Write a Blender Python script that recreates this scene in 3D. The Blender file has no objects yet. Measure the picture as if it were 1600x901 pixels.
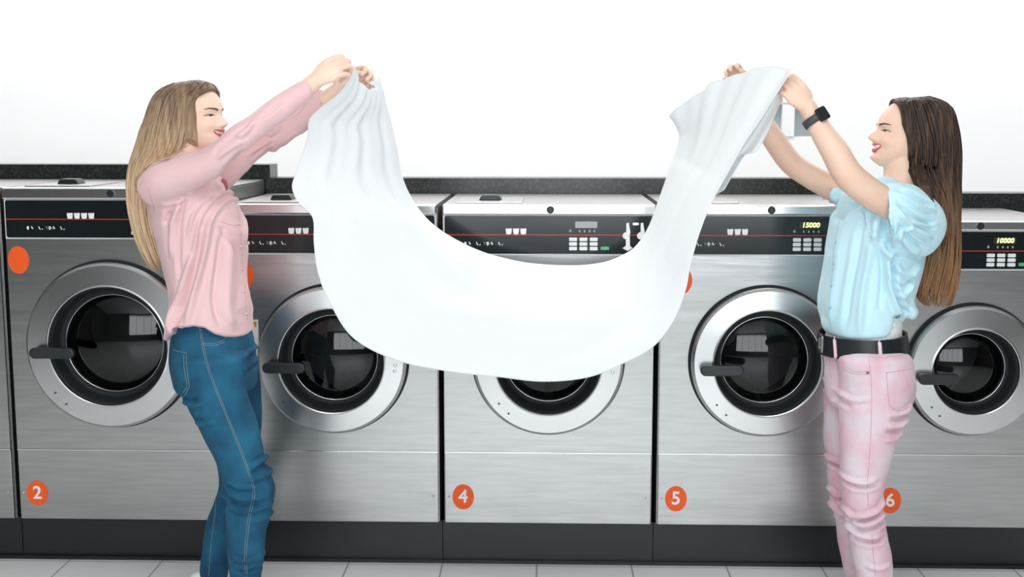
import bpy, bmesh, math, random
import numpy as np
from mathutils import Vector, Matrix
from mathutils.bvhtree import BVHTree

random.seed(7); np.random.seed(7)
PI = math.pi
S = bpy.context.scene
COL = S.collection
FAST_VOX = 0.0028

# ------------------------------------------------------------------ camera
F_PX = 1906.1
CAM = np.array([.3636, -4.0903, 1.5254])
YAW, PITCH = math.radians(1.677), math.radians(7.652)
cF = np.array([-math.sin(YAW) * math.cos(PITCH), math.cos(YAW) * math.cos(PITCH), -math.sin(PITCH)])
cR = np.array([math.cos(YAW), math.sin(YAW), 0.0])
cU = np.cross(cR, cF)
cam_data = bpy.data.cameras.new('camera')
cam_data.sensor_width = 36.0
cam_data.lens = F_PX / 1600 * 36.0
cam_data.clip_start = 0.05
camera = bpy.data.objects.new('camera', cam_data)
COL.objects.link(camera)
camera.matrix_world = Matrix(((cR[0], cU[0], -cF[0], CAM[0]), (cR[1], cU[1], -cF[1], CAM[1]),
                              (cR[2], cU[2], -cF[2], CAM[2]), (0, 0, 0, 1)))
S.camera = camera

# ------------------------------------------------------------------ world, lights, exposure
S.view_settings.view_transform = 'Standard'
S.view_settings.look = 'None'
S.view_settings.gamma = 1.0
S.view_settings.use_curve_mapping = False
S.view_settings.exposure = 0.0
world = bpy.data.worlds.new('world'); S.world = world
world.use_nodes = True
world.node_tree.nodes['Background'].inputs[0].default_value = (.9, .95, 1, 1)
world.node_tree.nodes['Background'].inputs[1].default_value = 0.6


def area(name, loc, rot, sx, sy, power, color=(1, 1, 1)):
    l = bpy.data.lights.new(name, 'AREA'); l.shape = 'RECTANGLE'
    l.size = sx; l.size_y = sy; l.energy = power; l.color = color
    o = bpy.data.objects.new(name, l); COL.objects.link(o)
    o.location = loc; o.rotation_euler = rot
    return o


# daylight entering through the shop windows behind the camera
area('window_daylight', (.55, -6.2, 1.75), (math.radians(90), 0, 0), 3.9, 2.1, 66, (.93, .97, 1))
# added unseen fill lamps: one brightens the aisle, one whitens the rear wall
area('aisle_fill_light', (.3, -2.3, 2.93), (0, 0, 0), 3.0, .9, 50, (1, .99, .97))
area('rear_wall_fill_light', (.3, 1.25, 2.93), (math.radians(-10), 0, 0), 8.4, .45, 112, (1, 1, 1))

# ------------------------------------------------------------------ materials
MATS = {}


def mat(name, color, rough=.5, metal=0.0, **kw):
    if name in MATS: return MATS[name]
    m = bpy.data.materials.new(name); m.use_nodes = True
    nt = m.node_tree; b = nt.nodes['Principled BSDF']
    b.inputs['Base Color'].default_value = (*color, 1)
    b.inputs['Roughness'].default_value = rough
    b.inputs['Metallic'].default_value = metal
    for k, v in kw.get('inp', {}).items(): b.inputs[k].default_value = v
    N, L = nt.nodes.new, nt.links.new
    tc = N('ShaderNodeTexCoord'); mp = N('ShaderNodeMapping'); L(tc.outputs['Object'], mp.inputs[0])
    sc = kw.get('scale', (1, 1, 1)); mp.inputs['Scale'].default_value = sc
    if 'var' in kw:       # colour variation (second colour, noise scale)
        c2, ns = kw['var']
        n = N('ShaderNodeTexNoise'); n.inputs['Scale'].default_value = ns; n.inputs['Detail'].default_value = 5
        L(mp.outputs[0], n.inputs['Vector'])
        r = N('ShaderNodeValToRGB'); lo, hi = kw.get('ramp', (.35, .65))
        r.color_ramp.elements[0].position = lo; r.color_ramp.elements[1].position = hi
        r.color_ramp.elements[0].color = (*color, 1); r.color_ramp.elements[1].color = (*c2, 1)
        L(n.outputs['Fac'], r.inputs[0]); L(r.outputs[0], b.inputs['Base Color'])
    if 'bump' in kw:
        ns, st, dist = kw['bump']
        n = N('ShaderNodeTexNoise'); n.inputs['Scale'].default_value = ns; n.inputs['Detail'].default_value = 3
        L(mp.outputs[0], n.inputs['Vector'])
        bp = N('ShaderNodeBump'); bp.inputs['Strength'].default_value = st; bp.inputs['Distance'].default_value = dist
        L(n.outputs['Fac'], bp.inputs['Height']); L(bp.outputs[0], b.inputs['Normal'])
    MATS[name] = m
    return m


def emis(name, color, strength):
    m = bpy.data.materials.new(name); m.use_nodes = True
    b = m.node_tree.nodes['Principled BSDF']
    b.inputs['Base Color'].default_value = (*color, 1)
    b.inputs['Emission Color'].default_value = (*color, 1)
    b.inputs['Emission Strength'].default_value = strength
    return m


STEEL = mat('brushed_steel', (.43, .435, .43), .28, 1.0, scale=(1.2, 1, 14), var=((.48, .485, .48), 5), bump=(1.6, .25, .004))
STEEL_DARK = mat('brushed_steel_side', (.36, .36, .35), .38, 1.0, scale=(1.2, 20, 30), bump=(9, .05, .002))
STEEL_DOOR = mat('door_steel', (.60, .61, .61), .26, 1.0, bump=(2.5, .04, .004))
STEEL_RIM = mat('bright_steel', (.70, .71, .71), .22, 1.0, scale=(1, 1, 25), bump=(8, .05, .002))
STEEL_TOP = mat('top_steel', (.52, .51, .50), .32, 1.0, bump=(5, .1, .002))
DRUM = mat('drum_steel', (.10, .10, .10), .4, .9)
BLACK = mat('black_plastic', (.012, .014, .015), .35)
RUBBER = mat('black_rubber', (.018, .022, .024), .55, inp={'Specular IOR Level': .25})
HANDLE = mat('handle_plastic', (.018, .024, .027), .38)
PANEL = mat('panel_black', (.010, .014, .016), .16)
TRIMW = mat('panel_frame_white', (.72, .73, .72), .35)
REDL = mat('red_line', (.50, .035, .02), .4)
WHITE_PRINT = mat('white_print', (.9, .91, .9), .5)
GREY_PRINT = mat('grey_print', (.30, .33, .33), .5)
KEYM = mat('key_white', (.78, .80, .80), .4)
GREEN = mat('key_green', (.08, .42, .22), .4)
ORANGE = mat('orange_vinyl', (.95, .115, .012), .45)
LCD = mat('lcd_grey', (.33, .34, .33), .25)
DISP = mat('display_dark', (.03, .035, .01), .25)
DIGIT = emis('display_digits', (.85, .9, .35), 1.3)
PLINTH = mat('plinth_laminate', (.010, .013, .014), .34, bump=(60, .06, .001))
GRANITE = mat('black_granite', (.010, .014, .013), .28, var=((.060, .075, .072), 130), ramp=(.48, .72))
WALLW = mat('white_plaster', (.90, .90, .90), .85, bump=(40, .05, .002))
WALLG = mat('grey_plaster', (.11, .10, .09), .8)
CEIL = mat('ceiling_white', (.82, .82, .82), .9)
CONCRETE = mat('dark_wood_floor', (.3, .3, .3), .5)


def glass_mat():
    m = bpy.data.materials.new('door_glass'); m.use_nodes = True
    nt = m.node_tree; nt.nodes.clear(); N, L = nt.nodes.new, nt.links.new
    out = N('ShaderNodeOutputMaterial'); mx = N('ShaderNodeMixShader')
    tr = N('ShaderNodeBsdfTransparent'); tr.inputs[0].default_value = (.25, .27, .27, 1)
    gl = N('ShaderNodeBsdfGlossy'); gl.inputs['Roughness'].default_value = .03
    fr = N('ShaderNodeFresnel'); fr.inputs[0].default_value = 1.55
    L(fr.outputs[0], mx.inputs[0]); L(tr.outputs[0], mx.inputs[1]); L(gl.outputs[0], mx.inputs[2])
    L(mx.outputs[0], out.inputs[0])
    return m


GLASS = glass_mat()


def tile_mat():
    m = mat('floor_tile', (.62, .63, .63), .28)
    nt = m.node_tree; b = nt.nodes['Principled BSDF']; N, L = nt.nodes.new, nt.links.new
    tc = N('ShaderNodeTexCoord'); br = N('ShaderNodeTexBrick')
    br.offset = 0; br.squash = 1
    br.inputs['Scale'].default_value = 1.0
    br.inputs['Brick Width'].default_value = .33; br.inputs['Row Height'].default_value = .33
    br.inputs['Mortar Size'].default_value = .003
    br.inputs['Color1'].default_value = (.88, .89, .89, 1); br.inputs['Color2'].default_value = (.91, .92, .92, 1)
    br.inputs['Mortar'].default_value = (.36, .37, .37, 1)
    L(tc.outputs['Object'], br.inputs['Vector']); L(br.outputs['Color'], b.inputs['Base Color'])
    return m


TILE = tile_mat()

# ------------------------------------------------------------------ helpers


def at(x, y, Y):
    """point of the room seen at photo pixel (x, y) at depth Y"""
    d = cF + cR * ((x - 800) / F_PX) - cU * ((y - 450.5) / F_PX)
    return CAM + d * ((Y - CAM[1]) / d[1])


def link(name, me, m=None, parent=None):
    o = bpy.data.objects.new(name, me); COL.objects.link(o)
    if m is not None:
        for mm in (m if isinstance(m, (list, tuple)) else [m]): me.materials.append(mm)
    if parent is not None: o.parent = parent
    return o


def obj(name, bm, m=None, parent=None, smooth=False, bevel=0):
    me = bpy.data.meshes.new(name)
    bmesh.ops.recalc_face_normals(bm, faces=bm.faces)
    bm.to_mesh(me); bm.free()
    if smooth:
        me.polygons.foreach_set('use_smooth', [True] * len(me.polygons))
    o = link(name, me, m, parent)
    if bevel:
        md = o.modifiers.new('bevel', 'BEVEL'); md.width = bevel; md.segments = 2; md.limit_method = 'ANGLE'
        md.angle_limit = math.radians(40)
    return o


def tag(o, label=None, cat=None, group=None, kind=None):
    if label: o['label'] = label
    if cat: o['category'] = cat
    if group: o['group'] = group
    if kind: o['kind'] = kind
    return o


def thing(name, label, cat, loc, group=None):
    o = bpy.data.objects.new(name, None); COL.objects.link(o); o.location = loc
    o.empty_display_size = .1
    return tag(o, label, cat, group)


def box(bm, x0, x1, y0, y1, z0, z1):
    vs = [bm.verts.new(p) for p in ((x0, y0, z0), (x1, y0, z0), (x1, y1, z0), (x0, y1, z0),
                                    (x0, y0, z1), (x1, y0, z1), (x1, y1, z1), (x0, y1, z1))]
    for f in ((0, 3, 2, 1), (4, 5, 6, 7), (0, 1, 5, 4), (1, 2, 6, 5), (2, 3, 7, 6), (3, 0, 4, 7)):
        bm.faces.new([vs[i] for i in f])


def B(*boxes):
    bm = bmesh.new()
    for b in boxes: box(bm, *b)
    return bm


def prism(bm, pts, y0, y1):
    """polygon pts [(x,z)] extruded in y"""
    a = [bm.verts.new((x, y0, z)) for x, z in pts]; b = [bm.verts.new((x, y1, z)) for x, z in pts]
    n = len(pts)
    bm.faces.new(a); bm.faces.new(b[::-1])
    for i in range(n): bm.faces.new((a[i], b[i], b[(i + 1) % n], a[(i + 1) % n]))


def disc_pts(cx, cz, rx, rz=None, n=40):
    rz = rz or rx
    return [(cx + rx * math.cos(2 * PI * i / n), cz + rz * math.sin(2 * PI * i / n)) for i in range(n)]


def rrect(x0, x1, z0, z1, r, n=5):
    P = []
    for cx, cz, a in ((x1 - r, z1 - r, 0), (x0 + r, z1 - r, 90), (x0 + r, z0 + r, 180), (x1 - r, z0 + r, 270)):
        for i in range(n + 1):
            t = math.radians(a + 90 * i / n); P.append((cx + r * math.cos(t), cz + r * math.sin(t)))
    return P


def revolve(bm, cx, cz, prof, n=72, close=False):
    """prof [(radius, y)] spun about the y axis through (cx, cz)"""
    rings = []
    for r, y in prof:
        if r < 1e-6: rings.append([bm.verts.new((cx, y, cz))])
        else: rings.append([bm.verts.new((cx + r * math.cos(2 * PI * i / n), y, cz + r * math.sin(2 * PI * i / n))) for i in range(n)])
    pairs = list(zip(rings[:-1], rings[1:]))
    if close: pairs.append((rings[-1], rings[0]))
    for a, b in pairs:
        for i in range(n):
            j = (i + 1) % n
            if len(a) == 1 and len(b) == 1: continue
            if len(a) == 1: bm.faces.new((a[0], b[i], b[j]))
            elif len(b) == 1: bm.faces.new((a[i], b[0], a[j]))
            else: bm.faces.new((a[i], b[i], b[j], a[j]))


def text_mesh(name, body, size, loc, m, parent, depth=.0012, bold=0.0, shear=0, sx=1.0):
    cu = bpy.data.curves.new(name, 'FONT'); cu.body = body; cu.size = size
    cu.align_x = 'CENTER'; cu.align_y = 'CENTER'; cu.extrude = depth; cu.offset = bold; cu.shear = shear
    t = bpy.data.objects.new(name + '_tmp', cu); COL.objects.link(t)
    bpy.context.view_layer.update()
    me = bpy.data.meshes.new_from_object(t.evaluated_get(bpy.context.evaluated_depsgraph_get()))
    bpy.data.objects.remove(t)
    for v in me.vertices:
        x, y, z = v.co; v.co = (x * sx, -z, y)
    me.materials.clear()
    o = link(name, me, m, parent); o.location = loc
    return o


# ------------------------------------------------------------------ the room
def struct(name, bm, m, **k):
    o = obj(name, bm, m, **k); o['kind'] = 'structure'; return o


RX0, RX1, RY0, RY1, RZ = -4.2, 5.0, -6.5, 1.75, 3.0
struct('floor', B((RX0 - .1, RX1 + .1, RY0 - .1, RY1 + .1, -.1, 0)), TILE)
struct('ceiling', B((RX0 - .1, RX1 + .1, RY0 - .1, RY1 + .1, RZ, RZ + .1)), CEIL)
struct('wall_left', B((RX0 - .1, RX0, RY0, RY1, 0, RZ)), WALLG)
struct('wall_right', B((RX1, RX1 + .1, RY0, RY1, 0, RZ)), WALLG)
# rear wall with the small two-pane window
wp0, wp1 = at(1165, 215, RY1), at(1272, 215, RY1)
wt = at(1200, 160, RY1)[2]; wb = wp0[2]
wx0, wx1 = wp0[0], wp1[0]
struct('wall_back', B((RX0, wx0, RY1, RY1 + .1, 0, RZ), (wx1, RX1, RY1, RY1 + .1, 0, RZ),
                      (wx0, wx1, RY1, RY1 + .1, 0, wb), (wx0, wx1, RY1, RY1 + .1, wt, RZ)), WALLW)
WINFRAME = mat('window_frame_white', (.85, .86, .86), .4)
m0 = at(1222, 190, RY1)[0]; m1 = at(1241, 190, RY1)[0]
w = struct('window_1', B((wx0, wx1, RY1 + .002, RY1 + .06, wb - .0, wb + .006), (wx0, wx1, RY1 + .01, RY1 + .06, wt - .01, wt),
                         (wx0, wx0 + .03, RY1 + .01, RY1 + .06, wb + .006, wt - .01), (wx1 - .01, wx1, RY1 + .01, RY1 + .06, wb + .006, wt - .01),
                         (m0, m1, RY1 - .005, RY1 + .06, wb + .006, wt - .01)), WINFRAME)
obj('pane', B((wx0 + .03, m0, RY1 + .03, RY1 + .036, wb + .006, wt - .01), (m1, wx1 - .01, RY1 + .03, RY1 + .036, wb + .006, wt - .01)),
    mat('window_pane_grey', (.36, .41, .43), .25), w)
# front wall behind the camera with a shop window
FX0, FX1, FZ0, FZ1 = -1.5, 2.6, .65, 2.8
struct('wall_front', B((RX0, FX0, RY0 - .1, RY0, 0, RZ), (FX1, RX1, RY0 - .1, RY0, 0, RZ),
                       (FX0, FX1, RY0 - .1, RY0, 0, FZ0), (FX0, FX1, RY0 - .1, RY0, FZ1, RZ)), WALLG)
fb = [(FX0, FX1, RY0 - .08, RY0 - .02, FZ0, FZ0 + .05), (FX0, FX1, RY0 - .08, RY0 - .02, FZ1 - .05, FZ1)]
for i in range(6):
    x = FX0 + (FX1 - FX0 - .05) * i / 5; fb.append((x, x + .05, RY0 - .08, RY0 - .02, FZ0 + .05, FZ1 - .05))
w2 = struct('window_2', B(*fb), mat('shop_window_frame', (.12, .12, .12), .4))
obj('pane', B((FX0 + .05, FX1 - .05, RY0 - .052, RY0 - .048, FZ0 + .05, FZ1 - .05)), emis('daylit_pane', (.88, .94, 1), 2.2), w2)

# black plinth under the machines with joints between the boards
XL, XR = -2.26, 2.115
seams = [XL, -1.494, -.7345, -.0, .7355, 1.469, XR]
pb = [(a + .0015, b - .0015, .03, .06, .012, .150) for a, b in zip(seams[:-1], seams[1:])]
pb += [(XL, XR, .05, .70, .0, .146), (XL, XR, .015, .05, 0, .012)]
struct('trim_1', B(*pb), PLINTH)
# stepped granite-topped kerb behind the machines
gy0, gy1 = .665, .80
gb = []
for k, (a, b, z0, z1) in enumerate(((XL - 1.5, -.722, 1.30, 1.370), (-.722, 1.462, 1.25, 1.3185), (1.462, RX1 - .3, 1.19, 1.2625))):
    struct('trim_%d' % (k + 2), B((a, b, gy0, gy1, z0 - .06, z1)), GRANITE)
    gb.append((a, b, gy0 + .02, gy1 - .02, 0, z0 - .06))
struct('wall_kerb', B(*gb), WALLW)


# ------------------------------------------------------------------ washing machines
def cup(bm, x, z, s, y):
    P = [(-.5, .38), (-.3, .5), (-.15, .36), (0, .5), (.15, .38), (.3, .52), (.5, .4), (.42, -.38), (.28, -.5), (-.28, -.5), (-.42, -.38)]
    prism(bm, [(x + a * s, z + b * s) for a, b in P], y, y - .0008)


def glyphs(bm, x, z, y, s):
    """the row of small programme pictograms"""
    def pr(P, ox): prism(bm, [(x + ox + a * s, z + b * s) for a, b in P], y, y - .0008)
    pr([(-1, .45), (-.45, .45), (-.45, 0), (-.6, -.5), (-.85, -.5), (-1, -.1)], 0)          # cup
    pr([(-.35, .45), (.0, .45), (0, .1), (.3, -.05), (.3, -.2), (-.1, -.2), (-.2, .1)], .006)
    pr([(.4, .5), (.6, .4), (.75, .0), (1.0, -.35), (.8, -.45), (.6, -.2), (.45, .1)], .022)   # hand
    pr([(1.1, -.3), (1.4, -.1), (1.45, -.35), (1.15, -.5)], .024)


def machine(x0, x1, ztop, lip, ph, zsplit, dz, R, Ro, label, num=None, cups=3, disp=None, keys=True, sticker=None,
            dcx=None, keyoff=0.0, bottle=False, hinge=True, icons=True, notice=False, y0=0.0):
    Wd = x1 - x0; cx = (x0 + x1) / 2; dcx = dcx if dcx is not None else cx
    T = thing('washing_machine', label, 'washing machine', (cx, .35, .15), 'stainless steel washing machines in a row')
    OFF = Vector((-cx, -.35, -.15))

    def P(name, bm, m, parent=T, **k):
        bmesh.ops.translate(bm, verts=bm.verts, vec=OFF)
        return obj(name, bm, m, parent, **k)

    def PC(name, bm, m, parent, **k):      # child of a part: same local frame
        return P(name, bm, m, parent, **k)
    zb = .152; zlb = ztop - lip; pz1 = zlb - .004; pz0 = pz1 - ph
    # cabinet shell
    bm = bmesh.new(); shells = []
    for g in (0, .012):
        q = (x0 + .001 + g, x1 - .001 - g, .018, .655 - g, zb + g, ztop - .012 - g)
        v = [bm.verts.new(p_) for p_ in ((q[0], q[2], q[4]), (q[1], q[2], q[4]), (q[1], q[3], q[4]), (q[0], q[3], q[4]),
                                         (q[0], q[2], q[5]), (q[1], q[2], q[5]), (q[1], q[3], q[5]), (q[0], q[3], q[5]))]
        for f in ((0, 3, 2, 1), (4, 5, 6, 7), (1, 2, 6, 5), (2, 3, 7, 6), (3, 0, 4, 7)): bm.faces.new([v[i] for i in f])
        shells.append([v[0], v[1], v[5], v[4]])
    for i in range(4):
        j = (i + 1) % 4; bm.faces.new((shells[0][i], shells[0][j], shells[1][j], shells[1][i]))
    P('cabinet', bm, STEEL_DARK)
    # upper front with a hole for the door (ring of quads)
    bm = bmesh.new()
    rh = R - .012; n = 64
    X0, X1, Z0, Z1 = x0 + .0045, x1 - .0045, zsplit + .003, pz0 - .006
    inner, outer = [], []
    for i in range(n):
        t = 2 * PI * (i + .5) / n; c, s = math.cos(t), math.sin(t)
        inner.append((dcx + rh * c, dz + rh * s))
        k = min(((X1 - dcx) / c) if c > 0 else ((X0 - dcx) / c), ((Z1 - dz) / s) if s > 0 else ((Z0 - dz) / s))
        outer.append((dcx + k * c, dz + k * s))
    corners = {}
    for (qx, qz) in ((X1, Z1), (X0, Z1), (X0, Z0), (X1, Z0)):
        d = [math.hypot(qx - a, qz - b) for a, b in outer]; outer[d.index(min(d))] = (qx, qz)
    for ya, yb in ((0.0, .016),):
        vi = [bm.verts.new((a, ya, b)) for a, b in inner]; vo = [bm.verts.new((a, ya, b)) for a, b in outer]
        wi = [bm.verts.new((a, yb, b)) for a, b in inner]; wo = [bm.verts.new((a, yb, b)) for a, b in outer]
        for i in range(n):
            j = (i + 1) % n
            bm.faces.new((vi[i], vi[j], vo[j], vo[i])); bm.faces.new((wi[i], wo[i], wo[j], wi[j]))
            bm.faces.new((vi[i], wi[i], wi[j], vi[j])); bm.faces.new((vo[i], vo[j], wo[j], wo[i]))
    P('front_panel', bm, STEEL)
    # bright folded edge between the two panels + lower panel
    P('panel_edge', B((x0 + .0045, x1 - .0045, -.0025, .016, zsplit - .0015, zsplit + .0025)), STEEL_RIM)
    lp = P('lower_panel', B((x0 + .0045, x1 - .0045, 0, .016, zb + .002, zsplit - .002)), STEEL, bevel=.0015)
    for rx in (x0 + .018, x1 - .022):
        bm = bmesh.new(); revolve(bm, rx, .248, [(.0045, 0), (.0042, -.002), (.0025, -.0035), (0, -.004)], 14)
        PC('rivet', bm, STEEL_RIM, lp, smooth=True)
    # top rim and top cover
    rim = P('top_rim', B((x0 + .002, x1 - .002, -.012, .02, zlb, ztop)), STEEL_RIM, bevel=.005)
    bm = bmesh.new(); revolve(bm, cx + .005, (zlb + ztop) / 2, [(.0125, -.0115), (.0125, -.017), (.010, -.018), (.008, -.0165), (0, -.0165)], 24)
    lk = PC('key_lock', bm, BLACK, rim)
    tc = P('top_cover', B((x0 + .002, x1 - .002, .02, .652, ztop - .012, ztop - .001)), STEEL_TOP, bevel=.002)
    hx = x0 + Wd * .215
    lid = P('dispenser_lid', B((hx - .115, hx + .115, .075, .36, ztop - .001, ztop + .0035)), STEEL_TOP, bevel=.0015)
    bm = bmesh.new()
    prism(bm, [(hx - .04, ztop + .003), (hx + .04, ztop + .003), (hx + .031, ztop + .018), (hx + .026, ztop + .0215), (hx - .026, ztop + .0215), (hx - .031, ztop + .018)], .17, .235)
    PC('lid_handle', bm, BLACK, lid, bevel=.003)
    # control panel
    fr = P('panel_frame', B((x0 + .004, x1 - .004, -.001, .018, pz0 - .0055, pz1 + .0035)), TRIMW, bevel=.0015)
    bm = bmesh.new(); prism(bm, rrect(x0 + .009, x1 - .009, pz0, pz1, .008), 0, -.003)
    cp = P('control_panel', bm, PANEL)
    yf = -.003; zt = pz1; L0 = x0 + .003
    PC('red_line', B((x0 + .009, x1 - .009, yf - .0006, yf, zt - .0655, zt - .0625)), REDL, cp)
    for i in range(cups):
        bm = bmesh.new(); cup(bm, L0 + .222 + keyoff * .5 + i * .0245, zt - .052, .0205, yf)
        PC('cup_mark', bm, WHITE_PRINT, cp)
    if icons:
        for ox in (.085, .16):
            bm = bmesh.new(); glyphs(bm, L0 + ox + keyoff * .5, zt - .094, yf, .0125)
            PC('program_mark', bm, WHITE_PRINT, cp)
        text_mesh('program_text', 'Tmm', .0135, (L0 + .15 + keyoff * .5 - cx, yf - .35, zt - .094 - .15), GREY_PRINT, cp)
    if keys:
        kx = L0 + .425 + keyoff
        for r in range(3):
            for c in range(3):
                bm = bmesh.new(); prism(bm, rrect(kx + c * .0345, kx + c * .0345 + .0265, zt - .0845 - r * .0155, zt - .0725 - r * .0155, .003, 3), yf, yf - .002)
                PC('key', bm, KEYM, cp)
        bm = bmesh.new(); prism(bm, rrect(kx + .106, kx + .134, zt - .114, zt - .103, .003, 3), yf, yf - .002)
        PC('start_key', bm, GREEN, cp)
        for q in range(4):
            bm = bmesh.new(); prism(bm, disc_pts(kx + .035 + q * .0165, zt - .051, .003, .0045, 10), yf, yf - .0006)
            PC('status_mark', bm, GREY_PRINT, cp)
        bm = bmesh.new(); prism(bm, disc_pts(kx + .004, zt - .050, .004, .005, 10), yf, yf - .0006)
        PC('status_mark', bm, GREY_PRINT, cp)
        bm = bmesh.new(); prism(bm, rrect(kx + .020, kx + .094, zt - .0405, zt - .0185, .003, 3), yf, yf - .001)
        PC('display', bm, LCD if disp is None else DISP, cp)
        if disp:
            text_mesh('display_digits', disp, .0225, (kx + .057 - cx, yf - .0012 - .35, zt - .0295 - .15), DIGIT, cp, bold=.0006, shear=.15, sx=1.05)
    if bottle:
        for k, bx in enumerate((.612, .660)):
            bx = L0 + bx; bm = bmesh.new(); zc = zt - .068; y = yf
            prism(bm, [(bx + .004, zc + .044), (bx + .012, zc + .046), (bx + .018, zc + .012), (bx + .013, zc), (bx + .004, zc)], y, y - .001)
            prism(bm, disc_pts(bx + .004, zc + .002, .012, .012, 18), y - .0002, y - .0012)
            if k == 0:
                prism(bm, [(bx + .003, zc), (bx + .016, zc), (bx + .017, zc - .034), (bx + .003, zc - .034)], y - .0001, y - .0011)
                prism(bm, [(bx - .008, zc - .04), (bx + .003, zc - .032), (bx + .017, zc - .032), (bx + .026, zc - .04), (bx + .009, zc - .049)], y - .0003, y - .0013)
            else:
                prism(bm, [(bx + .006, zc), (bx + .0075, zc), (bx + .0075, zc - .036), (bx + .006, zc - .036)], y - .0001, y - .0011)
                prism(bm, [(bx + .014, zc), (bx + .0165, zc), (bx + .0175, zc - .036), (bx + .015, zc - .036)], y - .0001, y - .0011)
                prism(bm, [(bx - .004, zc - .036), (bx + .02, zc - .036), (bx + .02, zc - .042), (bx - .004, zc - .042)], y - .0002, y - .0012)
            PC('pictogram', bm, WHITE_PRINT, cp)
        bm = bmesh.new(); prism(bm, rrect(L0 + .637, L0 + .658, zt - .031, zt - .022, .003, 3), yf, yf - .001); PC('pictogram', bm, WHITE_PRINT, cp)
    # door
    k = R / .254
    bm = bmesh.new(); revolve(bm, dcx, dz, [(R - .014, .012), (R + .0065, .012), (R + .0065, -.006), (R + .003, -.010), (R - .014, -.010)], 96, True)
    P('door_seal', bm, RUBBER, smooth=False)
    bm = bmesh.new()
    revolve(bm, dcx, dz, [(R - .004, -.004), (R, -.030), (R - .003, -.040), (R - .010, -.046), (Ro + .007, -.050), (Ro + .003, -.0515), (Ro + .0005, -.050),
                          (Ro - .0005, -.046), (Ro - .001, -.004)], 96, True)
    door = P('door', bm, STEEL_DOOR, smooth=True)
    e = door.modifiers.new('split', 'EDGE_SPLIT'); e.split_angle = math.radians(9)
    Rg = Ro * .83
    bm = bmesh.new()
    revolve(bm, dcx, dz, [(Ro - .0015, -.044), (Ro - .003, -.044), (Ro - .009, -.028), (Ro - .016, .004), (Rg + .012, .022), (Rg + .006, .018), (Rg + .001, .022), (Rg + .001, .05), (Ro - .0015, .05)], 96, True)
    PC('inner_collar', bm, RUBBER, door, smooth=True)
    bm = bmesh.new(); prof = []
    h = .030 * k; Rs = (Rg ** 2 + h * h) / (2 * h)
    for i in range(13):
        r = Rg * (1 - i / 12); prof.append((r, .024 - (math.sqrt(Rs * Rs - r * r) - (Rs - h))))
    revolve(bm, dcx, dz, prof, 72)
    PC('door_glass', bm, GLASS, door, smooth=True)
    bm = bmesh.new(); revolve(bm, dcx, dz, [(Rg - .002, .022), (Rg - .0002, .0185), (Rg + .0018, .0195), (Rg + .002, .024)], 72, True)
    PC('glass_rim', bm, STEEL_RIM, door, smooth=True)
    # drum behind the glass
    bm = bmesh.new(); revolve(bm, dcx, dz, [(Rg + .002, .052), (Rg + .05 * k, .09), (Rg + .055 * k, .10), (Rg + .055 * k, .42), (.06, .45), (0, .45)], 60)
    for q in range(3):
        t = 2 * PI * q / 3 + .5; r1 = Rg + .05 * k; r2 = Rg - .005
        c, s = math.cos(t), math.sin(t)
        pts = [(dcx + r1 * c - .02 * s, dz + r1 * s + .02 * c), (dcx + r2 * c - .008 * s, dz + r2 * s + .008 * c),
               (dcx + r2 * c + .008 * s, dz + r2 * s - .008 * c), (dcx + r1 * c + .02 * s, dz + r1 * s - .02 * c)]
        prism(bm, pts, .12, .42)
    P('drum', bm, DRUM, smooth=False)
    # handle: rounded bar pivoted on the ring at the left, reaching over the glass
    hz = dz - .018; ha = dcx - R + .026 * k; hl = .145 * k ** .5
    bm = bmesh.new()
    prism(bm, rrect(ha, ha + hl, hz - .0185, hz + .0185, .0182, 8), -.088, -.066)
    hd = PC('door_handle', bm, HANDLE, door, bevel=.005)
    bm = bmesh.new(); revolve(bm, ha + .02, hz + .001, [(0, -.045), (.013, -.045), (.013, -.070), (0, -.070)], 20)
    PC('handle_post', bm, BLACK, door)
    bm = bmesh.new()
    rm = (R + Ro) / 2
    spots = [(-rm * .77, -rm * .66), (-rm * .62, -rm * .82)]
    if hinge: spots += [(rm * 1.0, .045 * k), (rm * 1.0, .025 * k), (rm * 1.005, -.012 * k), (rm * 1.0, -.032 * k)]
    for q, (a, b) in enumerate(spots):
        bm = bmesh.new(); rr = .0032 if q < 2 else .0055
        revolve(bm, dcx + a, dz + b, [(rr, -.047), (rr, -.051), (rr * .6, -.053), (0, -.0535)], 12)
        PC('screw', bm, BLACK if q < 2 else STEEL_RIM, door)
    # stickers
    if num:
        bm = bmesh.new(); prism(bm, disc_pts(x0 + .0665, .2465, .0375, .0450, 48), 0, -.0012)
        st = P('number_sticker', bm, ORANGE)
        text_mesh('number', num, .064, (x0 + .0665 - cx, -.0016 - .35, .2465 - .15), WHITE_PRINT, st, depth=.0006, bold=.0012)
    if sticker:
        bm = bmesh.new(); prism(bm, disc_pts(sticker[0], sticker[1], .0365, .0475, 48), 0, -.0012)
        P('round_sticker', bm, ORANGE)
    if notice:
        nx = notice
        s = P('notice_label', B((nx - .012, nx + .012, -.0012, 0, .735, .865)), mat('label_white', (.85, .86, .84), .5))
        PC('label_mark', B((nx - .006, nx + .006, -.0018, -.0012, .84, .858)), mat('label_ochre', (.6, .32, .05), .5), s)
        PC('label_bar', B((nx - .010, nx + .012, -.0018, -.0012, .765, .770)), mat('label_blue', (.03, .12, .2), .5), s)
    return T


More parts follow.
